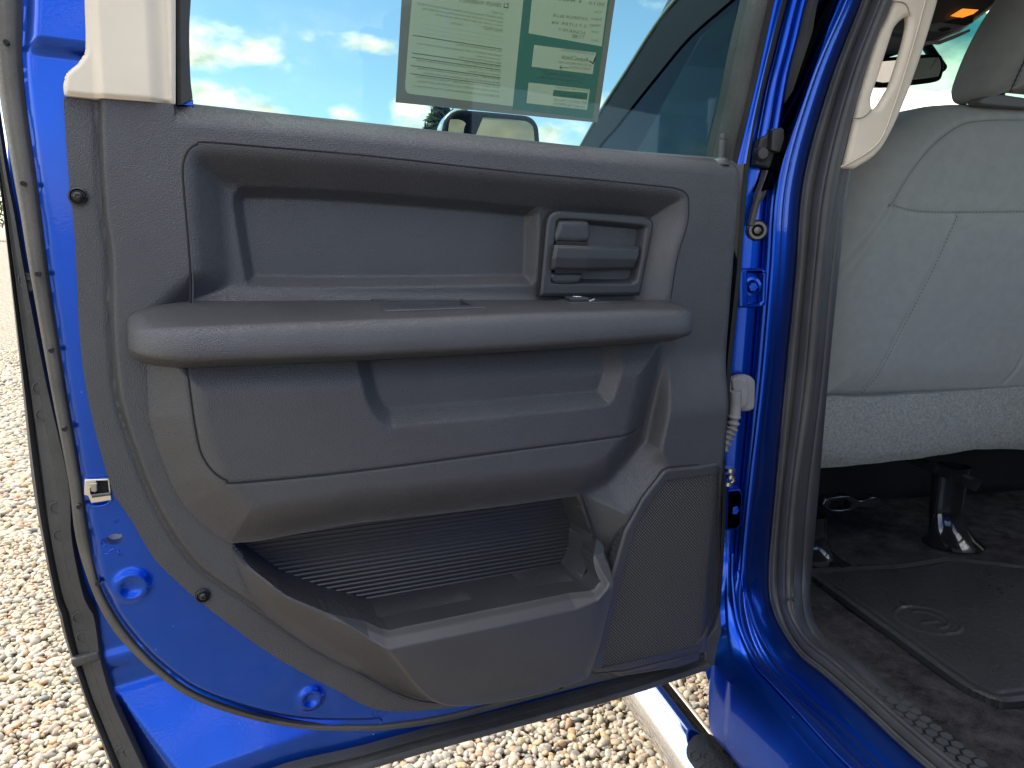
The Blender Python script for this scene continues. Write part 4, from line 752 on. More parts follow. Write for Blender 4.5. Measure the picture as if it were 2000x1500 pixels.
# rear of the cab and the cargo bed, behind the open doorway
bm = bmesh.new(); box_bm(bm, (.775,-.19,1.0), (.11,.58,.90), None, .025); box_bm(bm, (.83,-.19,1.66), (.10,.30,.44), None, .02); tpart(bm_obj('rear_quarter', bm, PAINT, None))
bm = bmesh.new(); box_bm(bm, (1.58,-.50,.92), (1.66,.06,.80), None, .02); box_bm(bm, (1.58,-.50,1.86), (1.66,.06,.10), None, .02); box_bm(bm, (.90,-.50,1.57), (.28,.055,.50), None, .02); box_bm(bm, (2.28,-.50,1.57), (.28,.055,.50), None, .02); tpart(bm_obj('cab_back_wall', bm, PAINT, None))
bm = bmesh.new(); box_bm(bm, (.74,-1.62,.98), (.14,2.1,.80), None, .04); box_bm(bm, (2.42,-1.62,.98), (.14,2.1,.80), None, .04); box_bm(bm, (1.58,-1.62,.66), (1.6,2.1,.10)); tpart(bm_obj('cargo_bed', bm, PAINT, None))
# windscreen: raked glass with a green shade band along its top
Vw = [(.86,2.28,1.36),(2.36,2.28,1.36),(2.26,1.70,1.885),(.96,1.70,1.885)]
ws = mesh_obj('windscreen', Vw, [(0,1,2,3)], glass('windscreen_glass', (.92,.97,.94), 0.), None, False); tpart(ws)
a = np.array(Vw); t0 = .70; Vb = [tuple(a[0]*(1-t0)+a[3]*t0+np.array([0,-.004,-.003])), tuple(a[1]*(1-t0)+a[2]*t0+np.array([0,-.004,-.003])), tuple(a[2]+np.array([0,-.004,-.003])), tuple(a[3]+np.array([0,-.004,-.003]))]
bm_, T, b = new_mat('shade_band'); T.nodes.remove(b); tr = nd(T, 'ShaderNodeBsdfTransparent', {}); co = coords(T); sx = nd(T, 'ShaderNodeSeparateXYZ', {0: co})
mr = nd(T, 'ShaderNodeMapRange', {0: sx.outputs[2], 1: Vb[0][2], 2: 1.84}); cx = nd(T, 'ShaderNodeMix', {0: mr.outputs[0], 6: (.30,.52,.50,1), 7: (.02,.13,.15,1)}, data_type='RGBA'); T.links.new(cx.outputs[2], tr.inputs[0]); T.links.new(tr.outputs[0], T.nodes['Material Output'].inputs[0])
mesh_obj('shade_band', Vb, [(0,1,2,3)], bm_, ws, False)
# overhead console with a lit reading lamp
CP = planeY(1.50)
con = [(p[0], p[2]) for p in [(1.162,1.5,1.865),(1.51,1.5,1.906),(1.51,1.5,1.831),(1.422,1.5,1.766),(1.404,1.5,1.76),(1.347,1.5,1.733),(1.32,1.5,1.737),(1.275,1.5,1.737),(1.234,1.5,1.739),(1.18,1.5,1.744)]]
co_ = plate('overhead_console', [con], FINE, None, CP, -.25, .0, .012); tpart(co_)
plate('console_panel', [smooth([(p[0], p[2]) for p in [(1.322,1.49,1.768),(1.354,1.49,1.778),(1.43,1.49,1.792),(1.424,1.49,1.779),(1.396,1.49,1.765),(1.344,1.49,1.756),(1.319,1.49,1.76)]], True, 3)], plastic('console_grey', (.10,.105,.11), .5), co_, CP, .0, .006, .002)
plate('console_slot', [[(p[0], p[2]) for p in [(1.357,1.49,1.777),(1.44,1.49,1.806),(1.44,1.49,1.785),(1.421,1.49,1.777)]]], GAP, co_, CP, .0, .008, .001)
plate('console_rail', [[(p[0], p[2]) for p in [(1.307,1.49,1.734),(1.356,1.49,1.739),(1.4,1.49,1.757),(1.434,1.49,1.771),(1.435,1.49,1.765),(1.404,1.49,1.75),(1.36,1.49,1.732),(1.308,1.49,1.729)]]], plastic('rail_grey', (.16,.17,.17), .4), co_, CP, .0, .010, .003)
plate('console_knob', [smooth([(p[0], p[2]) for p in [(1.35,1.485,1.762),(1.362,1.485,1.767),(1.38,1.485,1.768),(1.377,1.485,1.762),(1.36,1.485,1.758)]], True, 3)], GAP, co_, CP, .006, .010, .001)
plate('reading_lamp', [[(p[0], p[2]) for p in [(1.378,1.48,1.793),(1.405,1.48,1.81),(1.448,1.48,1.812),(1.435,1.48,1.802),(1.409,1.48,1.792)]]], simple('lamp_lens', (.8,.3,.04), .3, emit=((1,.30,.03), .38)), co_, CP, .004, .012, .002)
# inside mirror, turned towards the driver
mc = Vector([(1.388,1.62,1.703)][0]); mn = Vector((-.34,-.93,-.13)).normalized(); mex = Vector((0,0,1)).cross(-mn).normalized()*-1; mex = mex if mex.x > 0 else -mex; mey = mex.cross(mn); mey = mey if mey.z > 0 else -mey
def MF(a, b, n): return np.array(mc)+np.multiply.outer((np.asarray(a)-mc.x)*.80, np.array(mex))+np.multiply.outer(np.asarray(b)-mc.z, np.array(mey))+np.multiply.outer(np.asarray(n), np.array(mn))
rv = smooth([(p[0], p[2]) for p in [(1.294,1.62,1.67),(1.283,1.62,1.724),(1.3,1.62,1.729),(1.398,1.62,1.737),(1.46,1.62,1.74),(1.479,1.62,1.735),(1.488,1.62,1.717),(1.49,1.62,1.691),(1.476,1.62,1.679),(1.423,1.62,1.672),(1.35,1.62,1.665)]], True, 3)
rm_ = plate('inside_mirror', [rv], BLK, None, MF, -.02, .012, .006); tpart(rm_)
rvi = smooth([(p[0], p[2]) for p in [(1.299,1.62,1.677),(1.291,1.62,1.718),(1.312,1.62,1.722),(1.451,1.62,1.732),(1.471,1.62,1.728),(1.478,1.62,1.714),(1.478,1.62,1.697),(1.466,1.62,1.689),(1.377,1.62,1.68)]], True, 3)
plate('inside_mirror_glass', [rvi], simple('inside_mirror_glass', (.7,.72,.75), .03, 1.), rm_, MF, .0125, .014, .0004)
tube('mirror_stem', [(1.50,1.63,1.72),(1.52,1.72,1.80),(1.55,1.80,1.86)], .012, BLK, rm_, 10)
# ------------------------------------------------------------------ grab handle on the pillar
gh = smooth([(0.917,1.1,1.736),(0.899,1.1,1.671),(0.885,1.1,1.63),(0.874,1.1,1.609),(0.855,1.1,1.521),(0.85,1.1,1.49),(0.844,1.1,1.444)], k=3); gh2 = smooth([(0.86,1.1,1.403),(0.892,1.1,1.423),(0.91,1.1,1.443),(0.925,1.1,1.473),(0.933,1.1,1.494),(0.95,1.1,1.545),(0.967,1.1,1.611),(0.98,1.1,1.676),(0.99,1.1,1.745)], k=3)
GO = [(p[0], p[2]) for p in cat(gh, [(0.838,1.1,1.403)], gh2)]
GI = smooth([(p[0], p[2]) for p in [(0.928,1.1,1.642),(0.919,1.1,1.64),(0.911,1.1,1.633),(0.903,1.1,1.623),(0.899,1.1,1.608),(0.892,1.1,1.58),(0.884,1.1,1.547),(0.877,1.1,1.522),(0.876,1.1,1.51),(0.88,1.1,1.5),(0.887,1.1,1.5),(0.894,1.1,1.506),(0.905,1.1,1.525),(0.914,1.1,1.545),(0.925,1.1,1.592),(0.93,1.1,1.626)]], True, 2)
gr_ = plate('grab_handle', [GO, GI], BEIGE, None, planeY(1.10), -.008, .012, .009, 5); tpart(gr_)
ghr = smooth([(0.828,1.086,1.404),(0.852,1.086,1.416),(0.881,1.086,1.434),(0.9,1.086,1.455),(0.912,1.086,1.491),(0.927,1.086,1.551),(0.941,1.086,1.616),(0.95,1.086,1.668),(0.962,1.086,1.73)], k=4)
tube('handle_crease', ghr, .0016, BEIGE, gr_, 6)
tube('handle_split', smooth([(0.841,1.087,1.481),(0.855,1.087,1.482),(0.866,1.087,1.487),(0.875,1.087,1.497)], k=4), .0008, simple('beige_gap', (.22,.19,.15), .8), gr_, 6)
tube('handle_split', smooth([(0.885,1.087,1.659),(0.906,1.087,1.661),(0.918,1.087,1.656),(0.925,1.087,1.643)], k=4), .0008, simple('beige_gap', (.22,.19,.15), .8), gr_, 6)
# ------------------------------------------------------------------ front seat, seen from behind
SY = 1.42; SF = planeY(SY, -.10, .9)
so_ = smooth([(p[0], p[2]) for p in [(1.093,1.455,0.91),(1.06,1.455,1.099),(1.052,1.455,1.28),(1.075,1.455,1.401),(1.117,1.455,1.473),(1.175,1.455,1.527),(1.231,1.455,1.56),(1.262,1.455,1.576),(1.303,1.455,1.589),(1.382,1.455,1.599),(1.478,1.455,1.604),(1.579,1.455,1.606),(1.715,1.455,1.605),(1.861,1.455,1.584),(2.012,1.455,1.51),(2.123,1.455,1.353),(2.202,1.455,1.133),(2.252,1.455,0.884)]], False, 3)
seams = [smooth([(p[0], p[2]) for p in q], False, 4) for q in ([(1.683,1.4,1.58),(1.524,1.4,1.571),(1.38,1.4,1.558),(1.312,1.4,1.536),(1.251,1.4,1.488),(1.206,1.4,1.426),(1.179,1.4,1.369)], [(1.179,1.4,1.367),(1.249,1.4,1.357),(1.355,1.4,1.359),(1.566,1.4,1.369),(1.792,1.4,1.376)], [(1.355,1.4,1.357),(1.322,1.4,1.239),(1.252,1.4,1.042),(1.221,1.4,0.95)], [(1.691,1.4,1.207),(1.637,1.4,1.028),(1.61,1.4,0.966)], [(1.179,1.4,1.365),(1.137,1.4,1.297),(1.099,1.4,1.234),(1.077,1.4,1.178)], [(1.193,1.4,1.362),(1.157,1.4,1.295),(1.126,1.4,1.234),(1.092,1.4,1.16)])]
def Hseat(A, B):
    e = -sdf(so_, A, B); n = -.10+.10*np.sqrt(np.clip(1-(1-np.clip(e/.13, 0, 1))**2.2, 0, 1))
    for s in seams: d = sdf(s, A, B, closed=False); n -= .0045*np.exp(-(d/.0045)**2)
    n += 0*ss(-sdf(seams[0], A, B, closed=False)*0+1)*np.exp(-((A-1.25)/.12)**2)*np.exp(-((B-1.2)/.15)**2)
    return n
seat = relief('front_seat', so_, Hseat, .0042, CLOTH, None, SF, skirt=.06, angle=70); tpart(seat)
def seat_pt(a, b, e=0): return SF(np.array([a]), np.array([b]), Hseat(np.array([a]), np.array([b]))+e)[0]
STI = simple('seam_thread', (.10,.105,.10), .8); bm = bmesh.new()
for si, s in enumerate(seams[:3]):
    q = resample(s, int(len(s)*8))
    d = np.gradient(q, axis=0); d /= np.linalg.norm(d, axis=1)[:, None]; nn = np.stack([-d[:,1], d[:,0]], 1)*.004
    for i in range(0, len(q)-1, 2):
        a = seat_pt(*(q[i]+nn[i]), .0006); c = seat_pt(*(q[i+1]+nn[i+1]), .0006); tube_bm(bm, [a, c], .0007, 5)
bm_obj('seam_stitching', bm, STI, seat)
fo_ = [(p[0], p[2]) for p in [(1.026,1.4,0.97),(1.081,1.4,0.951),(1.221,1.4,0.947),(1.426,1.4,0.955),(1.65,1.4,0.965),(1.89,1.4,0.967),(2.146,1.4,0.973),(2.224,1.4,0.758),(1.849,1.4,0.789)]] + [(p[0], p[2]) for p in [(1.672,1.39,0.804),(1.628,1.39,0.806),(1.557,1.39,0.809),(1.409,1.39,0.791),(1.212,1.39,0.779),(1.093,1.39,0.774),(1.044,1.39,0.774)]]
def Hskirt(A, B):
    zt = np.interp(A, *zip(*sorted([(p[0], p[2]) for p in [(1.028,1.4,0.953),(1.221,1.4,0.947),(1.65,1.4,0.965),(2.146,1.4,0.973)]])))
    d = zt-B; return .006+.012*np.sin(np.clip(d/.16, 0, 1)*2.6)-.02*np.clip((d-.13)/.06, 0, 1)**2+.0015*np.sin(A*60+B*40)
relief('seat_skirt', fo_, Hskirt, .004, FELT, seat, SF, skirt=.02, angle=60)
hd = smooth([(p[0], p[2]) for p in [(1.438,1.435,1.908),(1.416,1.435,1.814),(1.388,1.435,1.757),(1.365,1.435,1.697),(1.351,1.435,1.633),(1.355,1.435,1.61),(1.368,1.435,1.598),(1.395,1.435,1.598),(1.426,1.435,1.611),(1.476,1.435,1.628),(1.551,1.435,1.63),(1.654,1.435,1.634),(1.73,1.435,1.633),(1.771,1.435,1.654),(1.735,1.435,1.74),(1.666,1.435,1.841),(1.603,1.435,1.928)]], True, 3)
hs = smooth([(p[0], p[2]) for p in [(1.472,1.36,1.799),(1.447,1.36,1.725),(1.425,1.36,1.665),(1.408,1.36,1.609)]], False, 4)
HF = planeY(1.415, -.10, 1.6)
def pillow(name, outline, depth, w, mat, parent, frame, dome=.012, back=.02):
    P = np.array(outline, float); c = P.mean(0); rows = []
    rows.append((P, np.full(len(P), -back)))
    for k in range(13):
        a = math.pi/2*k/12; rows.append((c+(P-c)*(1-w*(1-math.cos(a))), np.full(len(P), math.sin(a)**.9*depth)))
    for q in (.8, .55, .3, .1): rows.append((c+(P-c)*(1-w)*q, np.full(len(P), depth+dome*(1-q))))
    V = np.concatenate([frame(p[:,0], p[:,1], n) for p, n in rows]); m = len(P); F = []
    for r in range(len(rows)-1):
        for i in range(m): F.append((r*m+i, r*m+(i+1) % m, (r+1)*m+(i+1) % m, (r+1)*m+i))
    F.append(tuple((len(rows)-1)*m+i for i in range(m)))
    bm = bmesh.new(); vs = [bm.verts.new(v) for v in V]
    for f in F: bm.faces.new([vs[i] for i in f])
    return bm_obj(name, bm, mat, parent, 80)
head = pillow('headrest', hd, .075, .42, CLOTHH, seat, HF); tpart(head) if False else None
tube('headrest_seam', [HF(np.array([x]), np.array([z]), np.array([.0775]))[0] for x, z in hs], .0012, GAP, seat, 6)
def Hhd(A, B): return np.full(np.shape(A), .078)
plate('headrest_collar', [smooth([(p[0], p[2]) for p in [(1.365,1.37,1.594),(1.407,1.37,1.61),(1.482,1.37,1.609),(1.552,1.37,1.609),(1.556,1.37,1.592),(1.391,1.37,1.587)]], True, 3)], simple('collar_grey', (.12,.12,.12), .6), seat, planeY(1.37), -.03, .0, .004)
bm = bmesh.new()
for q in ([(1.494,1.43,1.615)][0], [(1.708,1.43,1.632)][0]): tube('headrest_post', [(q[0], 1.45, q[2]-.08), (q[0], 1.44, q[2]+.06)], .010, SATIN, seat, 12)
bm = bmesh.new()
q = resample(hs, 40)
for i in range(0, 39, 2):
    for sgn in (-1, 1):
        o = .004*sgn; a = HF(np.array([q[i][0]+o]), np.array([q[i][1]]), Hhd(np.array([q[i][0]+o]), np.array([q[i][1]]))+.0005)[0]; c = HF(np.array([q[i+1][0]+o]), np.array([q[i+1][1]]), Hhd(np.array([q[i+1][0]+o]), np.array([q[i+1][1]]))+.0005)[0]
        tube_bm(bm, [a, c], .0007, 5)
bm_obj('headrest_stitching', bm, STI, seat)
# seat base, rails and feet
bm = bmesh.new(); box_bm(bm, (1.46,1.80,.86), (.56,.50,.14), None, .03); bm_obj('seat_cushion', bm, CLOTH, seat)
def foot(P, base, w, name='seat_foot'):
    """curved black bracket: column that flares to a bolted toe"""
    bm = bmesh.new(); top, bx, bz = P
    sec = [(0, 1.0, .040), (.25, .95, .036), (.6, .92, .034), (.8, 1.0, .036), (.93, 1.25, .050), (1., 1.6, .070)]
    rings = []
    for t, ws_, dp in sec:
        c = Vector(top).lerp(Vector(base), t); c.y -= .035*max(0, t-.7)/.3
        rings.append([bm.verts.new(c+Vector((w*ws_*math.cos(a), dp*math.sin(a)*.9, 0))) for a in [2*math.pi*k/20 for k in range(20)]])
    for a, b in zip(rings, rings[1:]):
        for k in range(20): bm.faces.new((a[k], a[(k+1) % 20], b[(k+1) % 20], b[k]))
    bm.faces.new(rings[-1])
    o = bm_obj(name, bm, GLOSSB, seat, 70)
    bm = bmesh.new(); c = Vector(base)+Vector((.008,-.062,.004)); lathe_bm(bm, c, (0,-.3,1), [(.020,-.006),(.021,.002),(.013,.004)], 20); lathe_bm(bm, c, (0,-.3,1), [(.010,.002),(.010,.009),(0,.010)], 6)
    bm_obj('foot_bolt', bm, GLOSSB, seat, 30)
    return o
ft = [(1.561,1.46,0.686)][0]; fb = [(1.567,1.436,0.556)][0]
foot(((ft[0], fb[1]+.05, ft[2]+.06), 0, 0), (fb[0], fb[1]+.05, ZF+.004), .050)
ft2 = [(1.074,1.36,0.699)][0]; fb2 = [(1.143,1.383,0.556)][0]
foot(((fb2[0]-.02, fb2[1]+.06, .66), 0, 0), (fb2[0]-.005, fb2[1]+.05, ZF+.004), .045)
bm = bmesh.new(); ra = Vector([(1.511,1.48,0.743)][0]); rb = Vector([(1.563,1.4,0.72)][0])
tube_bm(bm, [ra+Vector((-.05,.35,.03)), ra, rb], [.016,.016,.016], 4); bm_obj('seat_rail', bm, GLOSSB, seat, 30)
br = smooth([(p[0], p[2]) for p in [(1.197,1.5,0.655),(1.201,1.5,0.672),(1.22,1.5,0.68),(1.272,1.5,0.68),(1.303,1.5,0.666),(1.34,1.5,0.674),(1.365,1.5,0.667),(1.371,1.5,0.649),(1.345,1.5,0.638),(1.302,1.5,0.646),(1.285,1.5,0.636),(1.226,1.5,0.637)]], True, 3)
plate('floor_bracket', [br, smooth([(p[0], p[2]) for p in [(1.219,1.5,0.664),(1.266,1.5,0.667),(1.278,1.5,0.648),(1.224,1.5,0.647)]], True, 2)], GLOSSB, seat, planeY(1.5), -.02, .01, .006)
# ------------------------------------------------------------------ running board
tb = bmesh.new(); yy = [-.6, .3, 1.0, 1.6, 2.4]; tube_bm(tb, [(.655, y, .365) for y in yy], .052, 40)
rb_ = bm_obj('running_board', tb, CHROME, None, 60); tpart(rb_)
pm = plastic('step_rubber', (.022,.023,.024), .55, 500, .4, .0004)
V = []; F = []; ys = np.r_[np.linspace(1.058, 1.02, 6), np.linspace(.9, .3, 8)]
for i, y in enumerate(ys):
    wd = .85*math.sqrt(max(.05, 1-max(0, (y-1.02)/.04)**2)) if y > 1.02 else .85
    for a in np.linspace(-wd, wd, 14): V.append((.655+.057*math.sin(a), y, .365+.057*math.cos(a)))
for i in range(len(ys)-1):
    for j in range(13): F.append((i*14+j, i*14+j+1, (i+1)*14+j+1, (i+1)*14+j))
nv = len(V); V += [(x, y, z-.006) for x, y, z in V[:14]]
for j in range(13): F.append((j, j+1, nv+j+1, nv+j))
pad = mesh_obj('step_pad', V, orient(V, F, (0,0,1)), pm, rb_, True, 40)
bm = bmesh.new()
for i in range(12):
    for j in range(-2, 3):
        y = 1.02-i*.034-(.017 if j % 2 else 0); a = j*.30
        c = Vector((.655+.0575*math.sin(a), y, .365+.0575*math.cos(a))); rot = Matrix.Rotation(a, 3, 'Y')
        pts = [c+rot @ Vector((.0095*math.cos(t), .0105*math.sin(t), 0)) for t in [math.pi/3*k for k in range(7)]]; tube_bm(bm, pts, .0009, 5)
bm_obj('step_tread', bm, pm, rb_)
# ================================================================== floor mat
me_ = [(1.055,1.303,0.57),(1.047,1.13,0.57),(1.039,0.977,0.57),(1.033,0.871,0.57),(1.035,0.846,0.57),(1.051,0.835,0.57),(1.089,0.833,0.57),(1.227,0.841,0.57)]
mx0 = 1.055; 
mo_ = cat(smooth([(1.052,1.36),(1.058,1.32),(1.055,1.2),(1.050,1.05),(1.046,.93),(1.050,.885),(1.066,.858),(1.10,.850),(1.25,.850),(1.60,.850),(1.64,.87)], k=3), [(1.66,1.25),(1.45,1.36),(1.30,1.345)])
def Hmat(A, B):
    e = -sdf(mo_, A, B); n = .012*np.ones_like(A)-.003*ss((e-.006)/.010)-.005*(1-ss(e/.007))
    c = [(1.159,1.105,0.56)][0]; dx = (A-c[0])/.060; dy = (B-c[1])/.055; r = np.hypot(dx, dy)
    n += .0034*np.exp(-((r-1)/.045)**2)+.0026*np.exp(-((r-.60)/.05)**2)*(dx > -.1)+.002*(np.abs(dy+.15) < .08)*(np.abs(dx) < .35)
    n -= .0025*np.exp(-((e-.022)/.003)**2)
    return n
matm = plastic('floor_mat_rubber', (.026,.027,.028), .30, 60, .3, .001)
mat_o = relief('floor_mat', mo_, Hmat, .0032, matm, None, planeZ(ZF+.008), skirt=.012, angle=60)
tag(mat_o, 'black rubber floor mat with embossed oval badge on the dark carpet', 'floor mat')
# ================================================================== dealer sheet behind the glass
sheet = empty('window_sheet', (0,0,0)); sheet.matrix_world = DM
tag(sheet, 'green and cream vehicle information sheet stuck on the open door glass', 'notice')
PN = -.050
def papermat(name, c):
    m, T, b = new_mat(name); T.nodes.remove(b); out = T.nodes['Material Output']
    d = nd(T, 'ShaderNodeBsdfDiffuse', {'Color': (*c, 1)}); t = nd(T, 'ShaderNodeBsdfTranslucent', {'Color': (*c, 1)})
    x = nd(T, 'ShaderNodeMixShader', {0: .55, 1: d.outputs[0], 2: t.outputs[0]}); T.links.new(x.outputs[0], out.inputs[0]); return m
Pgrey = papermat('sheet_border_grey', (.23,.185,.155)); Pcream = papermat('sheet_cream', (.50,.45,.32)); Pgreen = papermat('sheet_green', (.08,.16,.125)); Pink = papermat('sheet_ink', (.22,.24,.15)); Pdk = papermat('sheet_dark_green', (.05,.13,.10))
sheetP = [(0.5156,1.597),(0.5251,1.429),(0.2359,1.433),(0.2128,1.651)]
SN = lambda L: [tuple(p) for p in L]
def flat(name, polys, mat, n):
    cu = bpy.data.curves.new(name, 'CURVE'); cu.dimensions = '2D'; cu.fill_mode = 'BOTH'
    for p in polys:
        q = cu.splines.new('POLY'); q.points.add(len(p)-1)
        for i, v in enumerate(p): q.points[i].co = (v[0], v[1], 0, 1)
        q.use_cyclic_u = True
    t = bpy.data.objects.new('t', cu); COL.objects.link(t); me = bpy.data.meshes.new_from_object(t.evaluated_get(bpy.context.evaluated_depsgraph_get())); bpy.data.objects.remove(t)
    co = np.empty(len(me.vertices)*3, np.float32); me.vertices.foreach_get('co', co); co = co.reshape(-1, 3)
    me.vertices.foreach_set('co', np.stack([co[:,0], np.full(len(co), n), co[:,1]], 1).astype(np.float32).ravel()); me.update(); me.materials.clear()
    return finish(name, me, mat, sheet, False)
crL = smooth([(0.5056,1.548),(0.5096,1.501),(0.5124,1.46),(0.5129,1.447),(0.5103,1.442),(0.5037,1.441)], k=2)
split = [(0.3536,1.614),(0.3666,1.452),(0.3675,1.437)]; grn = [(0.3675,1.437),(0.2445,1.437),(0.2224,1.637)]
flat('sheet_border', [sheetP, cat([(0.5029,1.588)], crL, [(0.3669,1.441)], grn)], Pgrey, -.0510)
flat('sheet_cream_panel', [cat([(0.5029,1.588)], crL, [(0.3669,1.441),(0.3536,1.614)])], Pcream, -.0510)
bxs = [[(0.3419,1.613),(0.3478,1.533),(0.2362,1.532),(0.227,1.633)], [(0.339,1.52),(0.3415,1.493),(0.2483,1.495),(0.2445,1.523)], [(0.3451,1.473),(0.3469,1.447),(0.2543,1.448),(0.2511,1.475)]]
web = [(0.3073,1.468),(0.3084,1.46),(0.2551,1.461),(0.254,1.47)]
flat('sheet_green_panel', [cat([(0.3536,1.614),(0.3669,1.441)], grn)]+bxs, Pgreen, -.0510)
flat('sheet_header_box', [bxs[0]], Pcream, -.0510); flat('sheet_code_box', [bxs[1]], Pcream, -.0510); flat('sheet_code_box', [bxs[2], web], Pcream, -.0510); flat('sheet_web_bar', [web], Pgreen, -.0510)
def text(name, s, p0, p1, h, mat, n=-.0503):
    """mirrored lettering: reads right to left from inside; p0 = start (right), p1 = direction"""
    cu = bpy.data.curves.new('t', 'FONT'); cu.body = s; cu.size = 1; t = bpy.data.objects.new('t', cu); COL.objects.link(t)
    me = bpy.data.meshes.new_from_object(t.evaluated_get(bpy.context.evaluated_depsgraph_get())); bpy.data.objects.remove(t)
    if not len(me.vertices): return
    co = np.empty(len(me.vertices)*3, np.float32); me.vertices.foreach_get('co', co); co = co.reshape(-1,3); wdt = co[:,0].max()
    a = np.array(p0); b = np.array(p1); d = b-a; ln = np.linalg.norm(d); ex = d/ln; ey = np.array([-ex[1], ex[0]]); ey = ey if ey[1] > 0 else -ey
    sx_ = ln/wdt; q = a+co[:,:1]*sx_*ex+co[:,1:2]*h*1.4*ey
    V = np.stack([q[:,0], np.full(len(q), n), q[:,1]], 1); me.vertices.foreach_set('co', V.astype(np.float32).ravel()); me.update()
    me.materials.clear(); return finish(name, me, mat, sheet, False)
def tx(s, P2, h, mat=None, n=-.0503): text('sheet_text', s, P2[0], P2[1], h, mat or Pink, n)
tx('DEALER WARRANTY', [(0.3874,1.558),(0.4458,1.555)], .0050, n=-.0505)
plate('sheet_tick_box', [[(0.384,1.563),(0.3846,1.558),(0.3781,1.558),(0.3776,1.564)], [(0.3833,1.563),(0.3837,1.559),(0.3791,1.559),(0.3788,1.563)]], Pink, sheet, n0=-.0508, n1=-.0505, bevel=.00003)
lines = [("FULL WARRANTY.", 0, 23, .16), ("LIMITED WARRANTY. The dealer will pay a share of the labor and parts for the covered systems that fail", 0, 31, 1), ("during the warranty period. Ask the dealer for a copy of the warranty, and for any documents that explain coverage,", 0, 38, .95), ("exclusions, and the dealer's repair obligations. Implied warranties under your state's laws", 0, 45, .8), ("may give you additional rights.", 0, 52, .25),
         ("SYSTEMS COVERED:                                   DURATION:", 12, 56, .62), ("_"*60, 12, 64, .95), ("_"*60, 12, 72, .95), ("_"*60, 12, 80, .95), ("NON-DEALER WARRANTIES FOR THIS VEHICLE:", 8, 93, .55),
         ("MANUFACTURER'S WARRANTY STILL APPLIES. The manufacturer's original warranty has not expired on some", 6, 102, .98), ("components of the vehicle.", 6, 109, .3), ("MANUFACTURER'S USED VEHICLE WARRANTY APPLIES.", 6, 116, .5), ("OTHER USED VEHICLE WARRANTY APPLIES.", 6, 124, .45),
         ("Ask the dealer for a copy of the warranty document and an explanation of warranty coverage,", 8, 132, .98), ("exclusions, and repair obligations.", 8, 139, .4), ("SERVICE CONTRACT. A service contract on this vehicle is available for an extra charge.", 6, 147, .96), ("Ask for details about coverage, deductible, price, and exclusions.", 6, 154, .9),
         ("ASK THE DEALER IF YOUR MECHANIC CAN INSPECT THE VEHICLE ON OR OFF THE LOT.", 4, 163, .98), ("OBTAIN A VEHICLE HISTORY REPORT AND CHECK FOR OPEN SAFETY RECALLS.", 4, 171, .96), ("SEE OTHER SIDE for important additional information, including a list of major defects that may occur.", 4, 180, 1)]
xr = [(0.384,1.561),(0.3869,1.444)]; xl = [(0.5011,1.548),(0.5077,1.446)]
for s, dx, y, wfr in lines:
    t = (y-5)/185; zz = (xr[0][1]*(1-t)+xr[1][1]*t)-.0005; sr = xr[0][0]*(1-t)+xr[1][0]*t; sl = xl[0][0]*(1-t)+xl[1][0]*t
    text('sheet_text', s, (sr, zz), (sr+(sl-sr)*wfr*.97, zz), .0024, Pink, -.0505)
bm = bmesh.new()
for y in (88, 120, 128, 143, 158):
    t = (y-5)/185; zz = xr[0][1]*(1-t)+xr[1][1]*t; sr = xr[0][0]*(1-t)+xr[1][0]*t; sl = xl[0][0]*(1-t)+xl[1][0]*t
    box_bm(bm, ((sr+sl)/2, -.0504, zz), (abs(sl-sr), .0004, .0007))
bm_obj('sheet_rule', bm, Pink, sheet, smooth=False)
for s, pp, hh in (("2015", [(0.2348,1.583),(0.2604,1.581)], .0035), ("1500", [(0.2684,1.581),(0.3109,1.579)], .0035), ("Trim", [(0.2389,1.573),(0.2518,1.572)], .003), ("Engine", [(0.2392,1.564),(0.2552,1.563)], .003), ("EXTERIOR BLUE", [(0.2607,1.561),(0.3136,1.558)], .0035), ("5.7 LITER V8", [(0.2617,1.552),(0.3147,1.549)], .0035),
                  ("Mileage", [(0.2403,1.556),(0.2571,1.555)], .003), ("VIN #", [(0.2421,1.547),(0.2534,1.547)], .003), ("3C6RR7KT", [(0.262,1.543),(0.3051,1.542)], .0035), ("T11480", [(0.264,1.537),(0.2837,1.536)], .005), ("Stock #", [(0.2422,1.537),(0.2535,1.536)], .003)):
    tx(s, pp, hh, n=-.0500)
for s, pp, hh in (("SCAN CODE FOR MORE DETAILS", [(0.2483,1.519),(0.2991,1.518)], .0028), ("AutoCheck", [(0.2557,1.509),(0.2986,1.508)], .0062), ("UP TO DATE PRICING AND", [(0.2505,1.504),(0.3029,1.502)], .003), ("VEHICLE DETAILS", [(0.2519,1.499),(0.2854,1.498)], .003), ("SCAN TO MAKE THIS YOURS", [(0.2533,1.472),(0.3043,1.47)], .0024),
                  ("BEST CONTACT THIS CAR", [(0.2555,1.455),(0.3066,1.454)], .0035), ("WE HAVE THE APPROVAL", [(0.2576,1.449),(0.3078,1.449)], .0035)):
    tx(s, pp, hh, n=-.0500)
tx("WARRANTY AVAILABLE:", [(0.2672,1.486),(0.3252,1.486)], .0042, Pcream, -.0504); tx("ask for details today", [(0.2621,1.481),(0.331,1.48)], .003, Pcream, -.0504)
tx("see our prices online", [(0.2576,1.463),(0.3039,1.462)], .003, Pcream, -.0497)
ar = [(0.3003,1.497),(0.2894,1.498),(0.287,1.498)]; bm = bmesh.new(); tube_bm(bm, [(s, -.0499, t) for s, t in ar], .0004, 5); tube_bm(bm, [(s, -.0499, t) for s, t in [(0.2973,1.5),(0.3003,1.497),(0.2971,1.495)]], .0004, 5)
